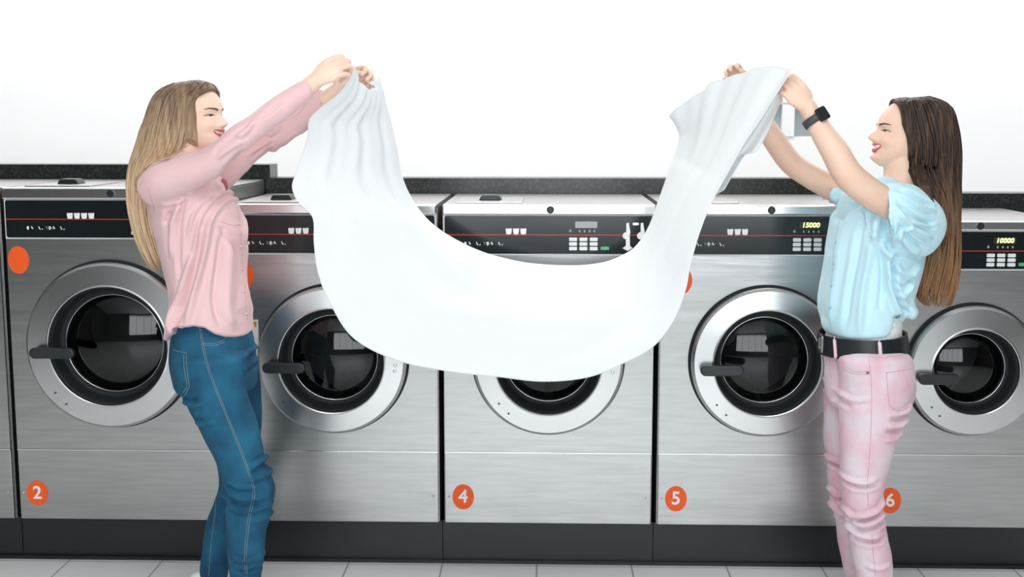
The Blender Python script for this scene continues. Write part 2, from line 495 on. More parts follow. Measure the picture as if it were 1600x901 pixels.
machine(-2.25, -1.502, 1.314, .039, .1265, .4025, .7775, .286, .204, 'washing machine cut off by the left edge, only a grey strip showing',
        None, cups=4, keys=False, icons=False)
machine(-1.486, -.742, 1.314, .039, .1265, .4025, .7775, .286, .204, 'tall dark steel washing machine numbered 2, left of the blonde woman',
        '2', cups=4, keys=True, keyoff=.01, sticker=(-1.4418, 1.067), dcx=-1.130, hinge=False)
machine(-.727, -.008, 1.26, .034, .128, .405, .731, .254, .178, 'steel washing machine between the woman in blue jeans and machine numbered 4',
        None, cups=3, keys=False, sticker=(-.672, 1.017), notice=-.636)
machine(.008, .727, 1.26, .034, .128, .405, .731, .254, .178, 'middle steel washing machine numbered 4, most of its door hidden by the sheet',
        '4', cups=3, bottle=True)
machine(.743, 1.462, 1.26, .034, .128, .405, .731, .254, .178, 'steel washing machine numbered 5 with 15000 on its display, left of the brunette woman',
        '5', cups=3, disp='15000', keyoff=.012, sticker=(.8145, 1.005), hinge=False)
machine(1.476, 2.106, 1.208, .032, .124, .4085, .706, .222, .144, 'lowest and smallest steel washing machine numbered 6, behind the brunette woman at right',
        '6', cups=3, disp='10000', keyoff=-.078, icons=False, dcx=1.795)


# ------------------------------------------------------------------ figure helpers
def catmull(K, n):
    """K (m,d) control rows -> smooth rows, n per span"""
    K = np.asarray(K, float); m = len(K); out = []
    for i in range(m - 1):
        p0 = K[max(i - 1, 0)]; p1 = K[i]; p2 = K[i + 1]; p3 = K[min(i + 2, m - 1)]
        for j in range(n):
            t = j / n
            out.append(.5 * ((2 * p1) + (-p0 + p2) * t + (2 * p0 - 5 * p1 + 4 * p2 - p3) * t * t + (-p0 + 3 * p1 - 3 * p2 + p3) * t ** 3))
    out.append(K[-1]); return np.array(out)


def stations(rows):
    """rows (Lx,Ly,Rx,Ry,Y,b): outline pair in the photo, depth, half depth -> centre, half-width vector, half-depth"""
    out = []
    for lx, ly, rx, ry, Y, b in rows:
        a, c = at(lx, ly, Y), at(rx, ry, Y)
        out.append(np.concatenate([(a + c) / 2, (c - a) / 2, [b]]))
    return np.array(out)


def loft_rings(rows, n=4, seg=28, ex=2.0, cap=(True, True), grow=0.0, is_world=False, ck=.35):
    st = np.array(rows, float) if is_world else stations(rows)
    st = catmull(st, n)
    C, A, b = st[:, :3], st[:, 3:6], st[:, 6]
    # half-depth direction: perpendicular to path and to A
    T = np.gradient(C, axis=0); T /= np.linalg.norm(T, axis=1)[:, None] + 1e-9
    la = np.linalg.norm(A, axis=1)[:, None]; Au = A / (la + 1e-9)
    D = np.cross(T, Au); D /= np.linalg.norm(D, axis=1)[:, None] + 1e-9
    D[D[:, 1] < 0] *= -1
    la = la[:, 0] + grow; b = b + grow
    th = np.arange(seg) * 2 * PI / seg; c, s = np.cos(th), np.sin(th)
    cc = np.sign(c) * np.abs(c) ** (2 / ex); ss = np.sign(s) * np.abs(s) ** (2 / ex)
    rings = [C[i] + np.outer(cc, Au[i] * la[i]) + np.outer(ss, D[i] * b[i]) for i in range(len(C))]

    def capr(i, sgn):
        r = min(la[i], b[i]); out = []
        for q in (.35, .7, .92):
            k = math.sqrt(1 - q * q)
            out.append(C[i] + sgn * T[i] * r * q * ck + np.outer(cc, Au[i] * la[i] * k) + np.outer(ss, D[i] * b[i] * k))
        return out
    if cap[0]: rings = capr(0, -1)[::-1] + rings
    if cap[1]: rings = rings + capr(-1, 1)
    return rings


class MB:
    def __init__(s): s.v = []; s.f = []

    def add(s, V, F):
        o = len(s.v); s.v += [tuple(p) for p in V]; s.f += [tuple(i + o for i in f) for f in F]

    def rings(s, R, close=True):
        n = len(R[0]); V = [p for r in R for p in r]; F = []
        for i in range(len(R) - 1):
            for j in range(n):
                k = (j + 1) % n; F.append((i * n + j, i * n + k, (i + 1) * n + k, (i + 1) * n + j))
        if close:
            V.append(R[0].mean(0)); V.append(R[-1].mean(0)); a, b = len(V) - 2, len(V) - 1; e = (len(R) - 1) * n
            for j in range(n):
                k = (j + 1) % n; F.append((a, k, j)); F.append((b, e + j, e + k))
        s.add(V, F)

    def loft(s, rows, **k): s.rings(loft_rings(rows, **k))

    def tube(s, P, R, seg=10, n=1, flat=1.0, up=(0, 0, 1)):
        """round (or flattened) tube through world points P with radii R"""
        P = np.array(P, float); R = np.array(R, float)
        K = catmull(np.column_stack([P, R]), n) if n > 1 else np.column_stack([P, R])
        C, r = K[:, :3], K[:, 3]
        T = np.gradient(C, axis=0); T /= np.linalg.norm(T, axis=1)[:, None] + 1e-9
        u = np.cross(T, np.array(up, float)); u /= np.linalg.norm(u, axis=1)[:, None] + 1e-9; w = np.cross(u, T)
        th = np.arange(seg) * 2 * PI / seg
        s.rings([C[i] + np.outer(np.cos(th), u[i] * r[i]) + np.outer(np.sin(th), w[i] * r[i] * flat) for i in range(len(C))])

    def capsule(s, P, R, seg=14, n=4):
        """tube with rounded ends"""
        P = np.array(P, float); R = list(R)
        K = catmull(np.column_stack([P, R]), n); C, r = K[:, :3], K[:, 3]
        d0 = C[0] - C[1]; d0 /= np.linalg.norm(d0); d1 = C[-1] - C[-2]; d1 /= np.linalg.norm(d1)
        qs = (.3, .6, .85, .97)
        C2 = [C[0] + d0 * r[0] * q for q in qs[::-1]] + list(C) + [C[-1] + d1 * r[-1] * q for q in qs]
        r2 = [r[0] * math.sqrt(1 - q * q) for q in qs[::-1]] + list(r) + [r[-1] * math.sqrt(1 - q * q) for q in qs]
        C2 = np.array(C2)
        T = np.gradient(C2, axis=0); T /= np.linalg.norm(T, axis=1)[:, None] + 1e-9
        ref = np.array([.13, .97, .21]); u = np.cross(T, ref); u /= np.linalg.norm(u, axis=1)[:, None] + 1e-9; w = np.cross(u, T)
        th = np.arange(seg) * 2 * PI / seg
        s.rings([C2[i] + np.outer(np.cos(th), u[i] * r2[i]) + np.outer(np.sin(th), w[i] * r2[i]) for i in range(len(C2))])

    def mesh(s, name):
        me = bpy.data.meshes.new(name); me.from_pydata(s.v, [], s.f); me.validate(); return me

    def build(s, name, m, parent=None, smooth=True):
        me = s.mesh(name); bm = bmesh.new(); bm.from_mesh(me)
        bmesh.ops.recalc_face_normals(bm, faces=bm.faces); bm.to_mesh(me); bm.free()
        if smooth: me.polygons.foreach_set('use_smooth', [True] * len(me.polygons))
        return place(link(name, me, m), parent)


def place(o, parent):
    """parent while keeping world coordinates (mesh is authored in world space)"""
    if parent is None: return o
    loc = Vector(parent.location); p = parent.parent
    while p is not None: loc += Vector(p.location); p = p.parent
    o.data.transform(Matrix.Translation(-loc)); o.parent = parent
    return o


def fuse(mb, name, voxel, smooth=2, factor=.5):
    """union of overlapping closed shapes into one continuous skin"""
    me = mb.mesh(name + '_src'); o = bpy.data.objects.new(name + '_src', me); COL.objects.link(o)
    r = o.modifiers.new('r', 'REMESH'); r.mode = 'VOXEL'; r.voxel_size = voxel; r.adaptivity = 0
    if smooth:
        sm = o.modifiers.new('s', 'SMOOTH'); sm.iterations = smooth; sm.factor = factor
    bpy.context.view_layer.update()
    out = bpy.data.meshes.new_from_object(o.evaluated_get(bpy.context.evaluated_depsgraph_get()))
    bpy.data.objects.remove(o)
    out.name = name
    out.polygons.foreach_set('use_smooth', [True] * len(out.polygons))
    return out


def getv(me):
    a = np.empty(len(me.vertices) * 3, np.float32); me.vertices.foreach_get('co', a); a = a.reshape(-1, 3).astype(float)
    b = np.empty(len(me.vertices) * 3, np.float32); me.vertices.foreach_get('normal', b); return a, b.reshape(-1, 3).astype(float)


def setv(me, V): me.vertices.foreach_set('co', V.astype(np.float32).ravel()); me.update()


def segdist(P, A, Bp):
    d = Bp - A; L = (d * d).sum() + 1e-12
    t = np.clip(((P - A) @ d) / L, 0, 1)
    return np.linalg.norm(P - A - t[:, None] * d, axis=1), t


def folds(me, lines, Yp, noise=0.0, seed=0, both=True):
    """press cloth folds into a garment; a line = (amp, width_px, [(x,y)...]) as seen in the photo, amp > 0 is a ridge"""
    V, Nn = getv(me); Q = V[:, [0, 2]]; D = np.zeros(len(V))
    pxm = 1 / 520.
    for amp, wpx, pts in lines:
        amp, wpx = amp * 1.45, wpx * .82
        W = catmull(np.array([at(x, y, Yp)[[0, 2]] for x, y in pts]), 3)
        best = np.full(len(V), 9.0); par = np.zeros(len(V)); n = len(W) - 1
        for i in range(n):
            d, t = segdist(Q, W[i], W[i + 1]); mk = d < best; best[mk] = d[mk]; par[mk] = (i + t[mk]) / n
        w = wpx * pxm; tp = np.clip(np.minimum(par, 1 - par) * 5 + .25, 0, 1)
        side = 1.0 if both else (Nn[:, 1] < .2)
        x = best / w
        D += amp * tp * side * (np.exp(-x * x) - .35 * np.exp(-((x - 1.9) / 1.0) ** 2))
    if noise:
        rs = np.random.RandomState(seed)
        for k in range(7):
            dv = rs.normal(size=3); dv /= np.linalg.norm(dv); fr = rs.uniform(25, 70)
            D += noise / 2.5 * np.sin(V @ dv * fr + rs.uniform(0, 6)) * np.sin(V @ rs.normal(size=3) * 9 + rs.uniform(0, 6))
    setv(me, V + Nn * D[:, None])


# ------------------------------------------------------------------ head
def interp(tab, z):
    t = sorted(tab); return np.interp(z, [a for a, _ in t], [b for _, b in t])


def smooth_interp(tab, z):
    """monotone-ish smooth interpolation through sorted (z, value)"""
    t = sorted(tab); xs = np.array([a for a, _ in t]); ys = np.array([b for _, b in t])
    m = np.gradient(ys, xs); z = np.clip(z, xs[0], xs[-1]); i = np.clip(np.searchsorted(xs, z) - 1, 0, len(xs) - 2)
    h = xs[i + 1] - xs[i]; u = (z - xs[i]) / h
    return ((2 * u ** 3 - 3 * u ** 2 + 1) * ys[i] + (u ** 3 - 2 * u ** 2 + u) * h * m[i] + (-2 * u ** 3 + 3 * u ** 2) * ys[i + 1] + (u ** 3 - u ** 2) * h * m[i + 1])


class Head:
    """Head in its own frame: f forward, l sideways (toward the camera side positive), u up. u = 0 at the chin, 1 unit = metre."""
    base = [(-.01, .060), (.0, .074), (.010, .083), (.030, .086), (.05, .0855), (.07, .087), (.09, .085), (.105, .082), (.12, .0855), (.14, .085), (.16, .078), (.18, .064), (.20, .042), (.212, .0)]
    back = [(-.01, .02), (.0, .03), (.03, .055), (.06, .078), (.09, .092), (.12, .099), (.15, .098), (.17, .088), (.19, .066), (.205, .034), (.212, .0)]
    wid = [(-.01, .022), (.0, .030), (.012, .042), (.03, .054), (.05, .062), (.08, .068), (.10, .071), (.13, .0735), (.16, .070), (.18, .058), (.20, .034), (.212, .0)]
    # nose: protrusion / half-width along the mid line
    nose = [(.060, .0), (.066, .008), (.0715, .020), (.077, .0262), (.083, .0245), (.092, .0180), (.102, .009), (.110, .0042), (.118, .0022), (.13, 0)]
    nosew = [(.06, .012), (.068, .0125), (.077, .0105), (.09, .0085), (.11, .0085), (.13, .010)]

    def __init__(s, origin, yaw, side, scale=1.0, pitch=0.0):
        s.o = np.array(origin); s.k = scale
        f = np.array([side * math.cos(yaw), -math.sin(yaw), 0.0]); u = np.array([0, 0, 1.0])
        l = np.cross(u, f); l = l if l[1] < 0 else -l
        if pitch: f, u = f * math.cos(pitch) + u * math.sin(pitch), u * math.cos(pitch) - f * math.sin(pitch)
        s.f, s.l, s.u = f, l, u

    def W(s, f, l, u): return s.o + s.k * (np.multiply.outer(f, s.f) + np.multiply.outer(l, s.l) + np.multiply.outer(u, s.u))

    def front(s, l, u):
        l = np.abs(np.asarray(l, float)); u = np.asarray(u, float)
        w = smooth_interp(s.wid, u); b = smooth_interp(s.base, u); t = np.clip(l / w, 0, 1)
        base = b * np.maximum(1 - t ** 2.0, 0) ** .58
        nw = interp(s.nosew, u)
        x = base + np.maximum(smooth_interp(s.nose, u), 0) * np.exp(-(l / nw) ** 2 * 1.0)
        g = lambda lc, uc, sl, su: np.exp(-((l - lc) / sl) ** 2 - ((u - uc) / su) ** 2)
        x = x + .006 * g(.0135, .0715, .006, .006)                 # nostril wings
        x = x - .008 * g(.030, .108, .014, .010)                   # eye sockets
        x = x + .0055 * g(.032, .107, .010, .007)                  # lids over the eyeball
        x = x - .0012 * g(.033, .1025, .012, .002)
        x = x + .0035 * g(.026, .123, .020, .006)                  # brow ridge
        x = x + .0065 * g(.040, .073, .016, .014)                  # smiling cheek
        x = x - .0035 * g(.036, .050, .008, .016)                  # fold beside the mouth
        x = x + .0045 * g(0, .0565, .018, .005)                    # upper lip
        x = x + .0035 * g(0, .0405, .017, .0045)                   # lower lip
        x = x - .0040 * g(0, .0485, .024, .0035)                   # open mouth
        x = x - .0045 * g(0, .0300, .022, .006)                    # under the lip
        x = x + .0090 * g(0, .0130, .017, .011)                    # chin
        return x

    def add(s, mb, nz=110, nt=96):
        us = np.concatenate([np.linspace(-.01, .2, nz), .212 - .012 * np.linspace(1, 0, 12)[1:-1] ** 2])
        us = us[us <= .2118]
        R = []
        for u in us:
            w = float(smooth_interp(s.wid, u)); bk = float(smooth_interp(s.back, u))
            th = np.arange(nt) * 2 * PI / nt
            l = w * np.sin(th); fr = np.cos(th) >= 0
            f = np.where(fr, 0, -bk * np.abs(np.cos(th)) ** .95)
            ff = s.front(l, np.full(nt, u)); f = np.where(fr, ff, f)
            R.append(s.W(f, l, np.full(nt, u)))
        mb.rings(R)

    def cap(s, mb, fh, off=.010, nt=90, lo=.03):
        """hair lying close to the skull, in front limited to f < fh(u)"""
        R = []; off0 = off
        for u in np.concatenate([np.linspace(lo, .2, 60), [.204, .2075, .210, .2115, .2118]]):
            kk = min(1, max(u, 0) / .03); off = off0 * kk - .004 * (1 - kk)
            w = float(smooth_interp(s.wid, u)) + off; bk = float(smooth_interp(s.back, u)) + off; ft = float(smooth_interp(s.base, u)) + off * .8
            th = np.arange(nt) * 2 * PI / nt; l = w * np.sin(th); c = np.cos(th)
            f = np.where(c >= 0, ft * np.abs(c) ** 1.16, -bk * np.abs(c) ** .95)
            lim = float(interp(fh, u)) + .0 * l
            f = np.minimum(f, lim)
            uu = u + off * max(0, (u - .15) / .062) * .9
            R.append(s.W(f, l, np.full(nt, uu)))
        mb.rings(R)

    def cap_locks(s, mb, rs, fh, n=150, off=.010, u1=.05, back=.05):
        for k in range(n):
            f0 = rs.uniform(-.095, .078); sd = rs.choice([-1, 1]); ob = rs.uniform(-.001, .0025); pts = []
            f = f0; um = rs.uniform(u1 - .02, u1 + .09)
            for q in np.linspace(0, 1, 16):
                u = .2115 - (.2115 - um) * q ** 1.3
                kk = min(1, max(u, 0) / .03); o = (off + ob) * kk - .004 * (1 - kk) - .003 * q ** 2.5
                w = float(smooth_interp(s.wid, u)) + o; bk = float(smooth_interp(s.back, u)) + o; ft = float(smooth_interp(s.base, u)) + o * .8
                ff = min(f0 - back * q ** 1.5, float(interp(fh, u)) - .001)
                t = ff / ft if ff > 0 else -ff / bk
                if t > .97: ff *= .97 / t; t = .97
                l = w * math.sqrt(1 - t ** (1.72 if ff > 0 else 2.0))
                pts.append(s.W(ff, sd * l, u + off * max(0, (u - .15) / .062) * .9))
            r = rs.uniform(.0016, .0034); tt = np.linspace(0, 1, 16)
            mb.tube(pts, r * np.clip(tt * 5 + .3, 0, 1) * np.clip((1 - tt) * 1.6, .08, 1), seg=6)

    def P(s, l, u, off=0.0):
        """point on the face, lifted off the skin"""
        l = np.atleast_1d(np.asarray(l, float)); u = np.atleast_1d(np.asarray(u, float)); e = 5e-4
        f = s.front(l, u); dl = (s.front(l + e, u) - s.front(l - e, u)) / (2 * e); du = (s.front(l, u + e) - s.front(l, u - e)) / (2 * e)
        n = np.column_stack([np.ones_like(f), -dl, -du]); n /= np.linalg.norm(n, axis=1)[:, None]
        return s.W(f + n[:, 0] * off, l + n[:, 1] * off, u + n[:, 2] * off)

    def patch(s, mb, L, top, bot, off, bulge, n=7):
        """raised patch of the face between two curves top(l), bot(l); closed underneath"""
        rows = []
        for l, a, b in zip(L, top, bot):
            v = np.linspace(0, 1, n)
            o = off + bulge * np.sin(v * PI) ** .7
            pts = s.P(np.full(n, l), a + (b - a) * v, 0.0); up = s.P(np.full(n, l), a + (b - a) * v, 1.0) - pts
            rows.append(np.vstack([pts + up * o[:, None], (pts - up * .003)[::-1]]))
        mb.rings(rows)


def face_parts(H, parent, brow_c, lip_c, lash_c, mouth=(.0295, .0105), lid_c=None, smile=.006):
    mw, mo = mouth
    # lips and teeth
    L = np.linspace(-mw, mw, 25); q = np.abs(L) / mw
    cu = .0485 + smile * 1.5 * q ** 2                            # mouth line curves up to the corners
    op = mo * np.sqrt(np.clip(1 - q ** 2, 0, 1))                     # opening
    up_top = cu + op * .40 + .0062 * (1 - q ** 2.4) + .0008 - .0010 * np.exp(-(L / .003) ** 2)
    up_bot = cu + op * .40 - .0004
    lo_top = cu - op * .62 + .0004
    lo_bot = cu - op * .62 - .0080 * (1 - q ** 2.6) - .0008
    mb = MB(); H.patch(mb, L, up_top, up_bot, .0004, .0028); mb.build('upper_lip', lip_c, parent)
    mb = MB(); H.patch(mb, L, lo_top, lo_bot, .0004, .0034); mb.build('lower_lip', lip_c, parent)
    L2 = L * .93; q2 = np.abs(L2) / mw; cu2 = .0485 + smile * 1.5 * q2 ** 2; op2 = mo * np.sqrt(1 - q2 ** 2)
    mb = MB(); H.patch(mb, L2, cu2 + op2 * .45, cu2 - op2 * .34, .0003, .0008); mb.build('teeth', mat('teeth', (.86, .84, .80), .25), parent)
    mb = MB(); H.patch(mb, L2, cu2 - op2 * .34, cu2 - op2 * .64, .0001, .0004); mb.build('mouth', mat('mouth_inside', (.30, .05, .05), .5), parent)
    for sg in (1, -1):
        # brow
        L = np.linspace(.012, .052, 15) ; t = (L - .012) / .04
        uc = .1215 + .0065 * np.sin(t * PI * .62) - .003 * t ** 3; hw = .0036 * (1 - t) ** .55 * np.clip(t * 8 + .5, 0, 1) + .0004
        mb = MB(); H.patch(mb, L * sg, uc + hw, uc - hw, .0002, .0008, 5); mb.build('eyebrow', brow_c, parent)
        # nearly closed eye: white slit, iris, lash line
        L = np.linspace(.0185, .0455, 15); t = (L - .0185) / .027
        ul = .1045 + .0042 * np.sin(t * PI) ** .8 - .0012 * t; ll = .1045 - .0014 * np.sin(t * PI) - .0012 * t
        mb = MB(); H.patch(mb, L * sg, ul, ll, .0002, .0006, 5); mb.build('eye', mat('eye_white', (.62, .58, .55), .25), parent)
        L3 = np.linspace(.026, .0365, 9); t3 = (L3 - .0185) / .027
        u3 = .1045 + .0042 * np.sin(t3 * PI) ** .8 - .0012 * t3; l3 = .1045 - .0014 * np.sin(t3 * PI) - .0012 * t3
        mb = MB(); H.patch(mb, L3 * sg, u3, l3, .0008, .0006, 5); mb.build('iris', mat('iris_brown', (.05, .03, .02), .15), parent)
        L = np.linspace(.0175, .0490, 15); t = (L - .0175) / .0315
        ul = .1052 + .0040 * np.sin(np.clip(t * 1.05, 0, 1) * PI) ** .8 - .0012 * t
        mb = MB(); H.patch(mb, L * sg, ul + .0011 * t + .0004, ul - .0010, .0006, .0016, 5); mb.build('eyelashes', lash_c, parent)


# ------------------------------------------------------------------ hands
def hand(mb, wrist, d, n, thumb_dir, curl, size=1.0, r0=.0235, thumb_curl=.5, spread=.05):
    """wrist point, d toward the knuckles, n = palm normal, thumb_dir = sideways unit toward the thumb"""
    w = np.array(wrist, float); d = np.array(d, float); d /= np.linalg.norm(d)
    n = np.array(n, float); n -= d * (n @ d); n /= np.linalg.norm(n)
    a = np.cross(d, n); a = a if a @ np.array(thumb_dir) > 0 else -a
    k = size
    # palm: loft of flattened rings
    rows = []
    for t, hw, ht in ((-.012, .026, .020), (.012, .028, .018), (.035, .036, .0175), (.056, .039, .0145), (.070, .039, .0105)):
        rows.append(np.concatenate([w + d * t * k + a * .002 * k, a * hw * k, [ht * k]]))
    st = np.array(rows)
    R = []
    S2 = catmull(st, 3); th = np.arange(24) * 2 * PI / 24
    for c in S2: R.append(c[:3] + np.outer(np.cos(th), c[3:6]) + np.outer(np.sin(th), n * c[6]))
    e = S2[-1]
    for q in (.5, .85): R.append(e[:3] + d * .009 * q * k + np.outer(np.cos(th) * math.sqrt(1 - q * q), e[3:6]) + np.outer(np.sin(th) * math.sqrt(1 - q * q), n * e[6]))
    mb.rings(R)
    lens = [(.041, .025, .021), (.045, .029, .022), (.042, .027, .021), (.033, .020, .019)]
    rad = [.0088, .0090, .0086, .0077]
    for i in range(4):
        off = (.0285 - i * .0195)
        base = w + d * (.074 - (.004 if i in (0,) else 0) - (.009 if i == 3 else 0)) * k + a * off * k - n * .001
        ca, cb, cc = curl[i]
        ang = 0; p = base - d * .022 * k; pts = [p, base]; cur = base
        sp = spread * (1.5 - i)
        for L, cv in zip(lens[i], (ca, cb, cc)):
            ang += cv; dv = d * math.cos(ang) + n * math.sin(ang); dv = dv + a * sp * math.cos(ang); dv /= np.linalg.norm(dv)
            cur = cur + dv * L * k; pts.append(cur)
        r = rad[i] * k; 
        # knuckle bends kept crisp with mid points
        P = []; Rr = []
        rr = [r * 1.05, r * 1.08, r * 1.0, r * .93, r * .80]
        for q in range(len(pts)): P.append(pts[q]); Rr.append(rr[q])
        mb.capsule(P, Rr, n=4)
    # thumb leaves the side of the palm near its base
    b0 = w + d * .016 * k + a * .018 * k + n * .006 * k
    t1 = (d * .62 + a * .62 + n * .48); t1 /= np.linalg.norm(t1)
    p1 = b0 + t1 * .040 * k
    t2 = d * .80 + a * (.25 - .5 * thumb_curl) + n * (.40 + .4 * thumb_curl); t2 /= np.linalg.norm(t2)
    p2 = p1 + t2 * .032 * k
    t3 = d * .75 - a * .55 * thumb_curl + n * (.30 + .3 * thumb_curl); t3 /= np.linalg.norm(t3)
    p3 = p2 + t3 * .024 * k
    mb.capsule([b0, p1, p2, p3], [.0135 * k, .0118 * k, .0098 * k, .0080 * k], n=4)


def limb(mb, pts, seg=22, n=5):
    """tapered limb through world points [(p, r)], smooth joints"""
    mb.capsule([p for p, _ in pts], [r for _, r in pts], seg=seg, n=n)


def hair_mesh(name, rows, m, parent, strands, seed, grow=.003, n=5, ends=(-.02, .03), r=(.0022, .0045), tpow=1.0, wave=.0,
              arc=(0, 2 * PI), start=(0, .12), inner=.012, extra=None, cap=(True, True)):
    """long hair: a core volume plus many tapered locks lying along it"""
    rs = np.random.RandomState(seed); mb = MB()
    st = catmull(stations(rows), n); Cc, A, b = st[:, :3], st[:, 3:6], st[:, 6]
    core = st.copy(); sc = 1 - inner / np.maximum(np.linalg.norm(A, axis=1), .02)
    core[:, 3:6] *= np.clip(sc, .3, 1)[:, None]; core[:, 6] -= inner * .6
    mb.rings(loft_rings(core[:-n * 2], n=1, seg=48, cap=(False, True), is_world=True))
    T = np.gradient(Cc, axis=0); T /= np.linalg.norm(T, axis=1)[:, None] + 1e-9
    la = np.linalg.norm(A, axis=1); Au = A / la[:, None]
    D = np.cross(T, Au); D /= np.linalg.norm(D, axis=1)[:, None] + 1e-9; D[D[:, 1] < 0] *= -1
    M = len(Cc)
    for k in range(strands):
        ph = rs.uniform(*arc); t0 = rs.uniform(*start); t1 = 1 - min(.3, abs(rs.normal(0, .075)))
        amp = rs.uniform(.02, .10); fr = rs.uniform(.6, 1.6); p0 = rs.uniform(0, 6)
        ns = 22; ts = np.linspace(t0, min(t1, 1), ns); pts = []
        depth = rs.uniform(-.006, .0015)
        for q, t in enumerate(ts):
            x = t * (M - 1); i = min(int(x), M - 2); u = x - i
            g = lambda X: X[i] * (1 - u) + X[i + 1] * u
            c, au, dv, aa, bb = g(Cc), g(Au), g(D), g(la), g(b)
            f = ph + amp * math.sin(fr * 2 * PI * t + p0) * (.3 + t) + wave * math.sin(9 * t + p0) * t * t
            off = depth + .003 * t * math.sin(5 * t + p0)
            pts.append(c + au * math.cos(f) * (aa + off) + dv * math.sin(f) * (bb + off))
        rm = rs.uniform(*r); tt = np.linspace(0, 1, ns)
        rad = rm * (np.clip(tt * 6 + .35, 0, 1)) * np.clip((1 - tt) * 3.2, .12, 1)
        mb.tube(pts, rad, seg=6)
    if extra: extra(mb, rs)
    return mb.build(name, m, parent)


def cloth(name, color, rough=.8, **k):
    return mat(name, color, rough, inp={'Sheen Weight': .25, 'Sheen Roughness': .5}, **k)


def skin_mat(name, color):
    return mat(name, color, .48, inp={'Subsurface Weight': .12, 'Subsurface Radius': (.012, .005, .003), 'Subsurface Scale': 1.0},
               var=(tuple(c * s for c, s in zip(color, (.97, .90, .88))), 14), bump=(220, .05, .0008))


def hair_mat(name, root, tip, z0, z1):
    """dyed hair: root colour above z0, tip colour below z1, streaks along the length"""
    m = bpy.data.materials.new(name); m.use_nodes = True
    nt = m.node_tree; b = nt.nodes['Principled BSDF']; N, L = nt.nodes.new, nt.links.new
    b.inputs['Roughness'].default_value = .48; b.inputs['Specular IOR Level'].default_value = .3
    g = N('ShaderNodeNewGeometry'); sp = N('ShaderNodeSeparateXYZ'); L(g.outputs['Position'], sp.inputs[0])
    mr = N('ShaderNodeMapRange'); mr.inputs[1].default_value = z0; mr.inputs[2].default_value = z1; L(sp.outputs[2], mr.inputs[0])
    mp = N('ShaderNodeMapping'); mp.inputs['Scale'].default_value = (95, 95, 4); L(g.outputs['Position'], mp.inputs[0])
    n = N('ShaderNodeTexNoise'); n.inputs['Scale'].default_value = 1.0; n.inputs['Detail'].default_value = 4; L(mp.outputs[0], n.inputs['Vector'])
    mm = N('ShaderNodeMath'); mm.operation = 'MULTIPLY_ADD'; L(n.outputs['Fac'], mm.inputs[0]); mm.inputs[1].default_value = 1.3; mm.inputs[2].default_value = -.65
    ad = N('ShaderNodeMath'); ad.operation = 'ADD'; ad.use_clamp = True; L(mr.outputs[0], ad.inputs[0]); L(mm.outputs[0], ad.inputs[1])
    r = N('ShaderNodeValToRGB'); r.color_ramp.elements[0].color = (*root, 1); r.color_ramp.elements[1].color = (*tip, 1)
    L(ad.outputs[0], r.inputs[0]); L(r.outputs[0], b.inputs['Base Color'])
    bp = N('ShaderNodeBump'); bp.inputs['Strength'].default_value = .35; bp.inputs['Distance'].default_value = .002
    L(n.outputs['Fac'], bp.inputs['Height']); L(bp.outputs[0], b.inputs['Normal'])
    return m


# ------------------------------------------------------------------ common garment tools
def scene_bvh(objs):
    V, Fc = [], []
    for o in objs:
        base = len(V); M = Vector((0, 0, 0)); q = o
        while q is not None: M += Vector(q.location); q = q.parent
        V += [v.co + M for v in o.data.vertices]; Fc += [tuple(i + base for i in p.vertices) for p in o.data.polygons]
    return BVHTree.FromPolygons(V, Fc)


def on_surface(bvh, pts, lift=.0008, n=6, closed=False):
    """lay a line (photo pixels) on a garment's near side"""
    K = catmull(np.array(pts, float), n); out = []
    c = Vector(CAM)
    for x, y in K:
        d = (Vector(at(x, y, 0)) - c).normalized(); h = bvh.ray_cast(c, d)
        if h[0] is not None: out.append(np.array(h[0] - d * lift))
    return out


def stitch(name, lines, bvh, m, parent, r=.0007, lift=.0004):
    for L in lines:
        P = on_surface(bvh, L, lift)
        if len(P) < 3: continue
        mb = MB(); mb.tube(P, [r] * len(P), seg=6); mb.build(name, m, parent)


def hem(me, top_px, prof_px, Yp, bottom_px):
    """shorten a garment's lower part so its hem follows the profile [(x_px, y_px)]"""
    V, _ = getv(me)
    zs = at(700, top_px, Yp)[2]; zb = V[:, 2].min()
    xs = np.array([at(x, y, Yp)[0] for x, y in prof_px]); zz = np.array([at(x, y, Yp)[2] for x, y in prof_px])
    zh = np.interp(V[:, 0], xs, zz); mk = V[:, 2] < zs
    k = (zs - zh) / (zs - zb)
    V[mk, 2] = zs - (zs - V[mk, 2]) * k[mk]
    setv(me, V)


def garment(name, mb, voxel, m, parent, fold=None, Yp=-.5, noise=0.0, seed=0, smooth=4, hem_args=None):
    me = fuse(mb, name, voxel, smooth)
    if hem_args: hem(me, *hem_args)
    if fold or noise: folds(me, fold or [], Yp, noise, seed)
    return place(link(name, me, m), parent)


SHOE = mat('white_sneaker', (.8, .8, .8), .5); SOLE = mat('shoe_sole', (.7, .7, .7), .6)


def shoe(parent, x, Y, dirx):
    mb = MB(); rows = []
    for t, w, h0, h1 in ((-.075, .025, .02, .07), (-.06, .034, .015, .095), (-.02, .038, .015, .10), (.03, .039, .015, .085), (.08, .045, .015, .06), (.13, .043, .015, .048), (.165, .028, .017, .036)):
        rows.append([x + dirx * t, Y, (h0 + h1) / 2, 0, 0, (h1 - h0) / 2, w])
    mb.rings(loft_rings(rows, n=4, ex=2.4, is_world=True)); s_ = mb.build('shoe', SHOE, parent)
    mb = MB(); rows = [[x + dirx * t, Y, .011, 0, 0, .0105, w + .003] for t, w in ((-.082, .02), (-.065, .034), (-.02, .037), (.03, .038), (.08, .046), (.13, .044), (.172, .026))]
    mb.rings(loft_rings(rows, n=4, ex=4, is_world=True)); mb.build('sole', SOLE, s_)


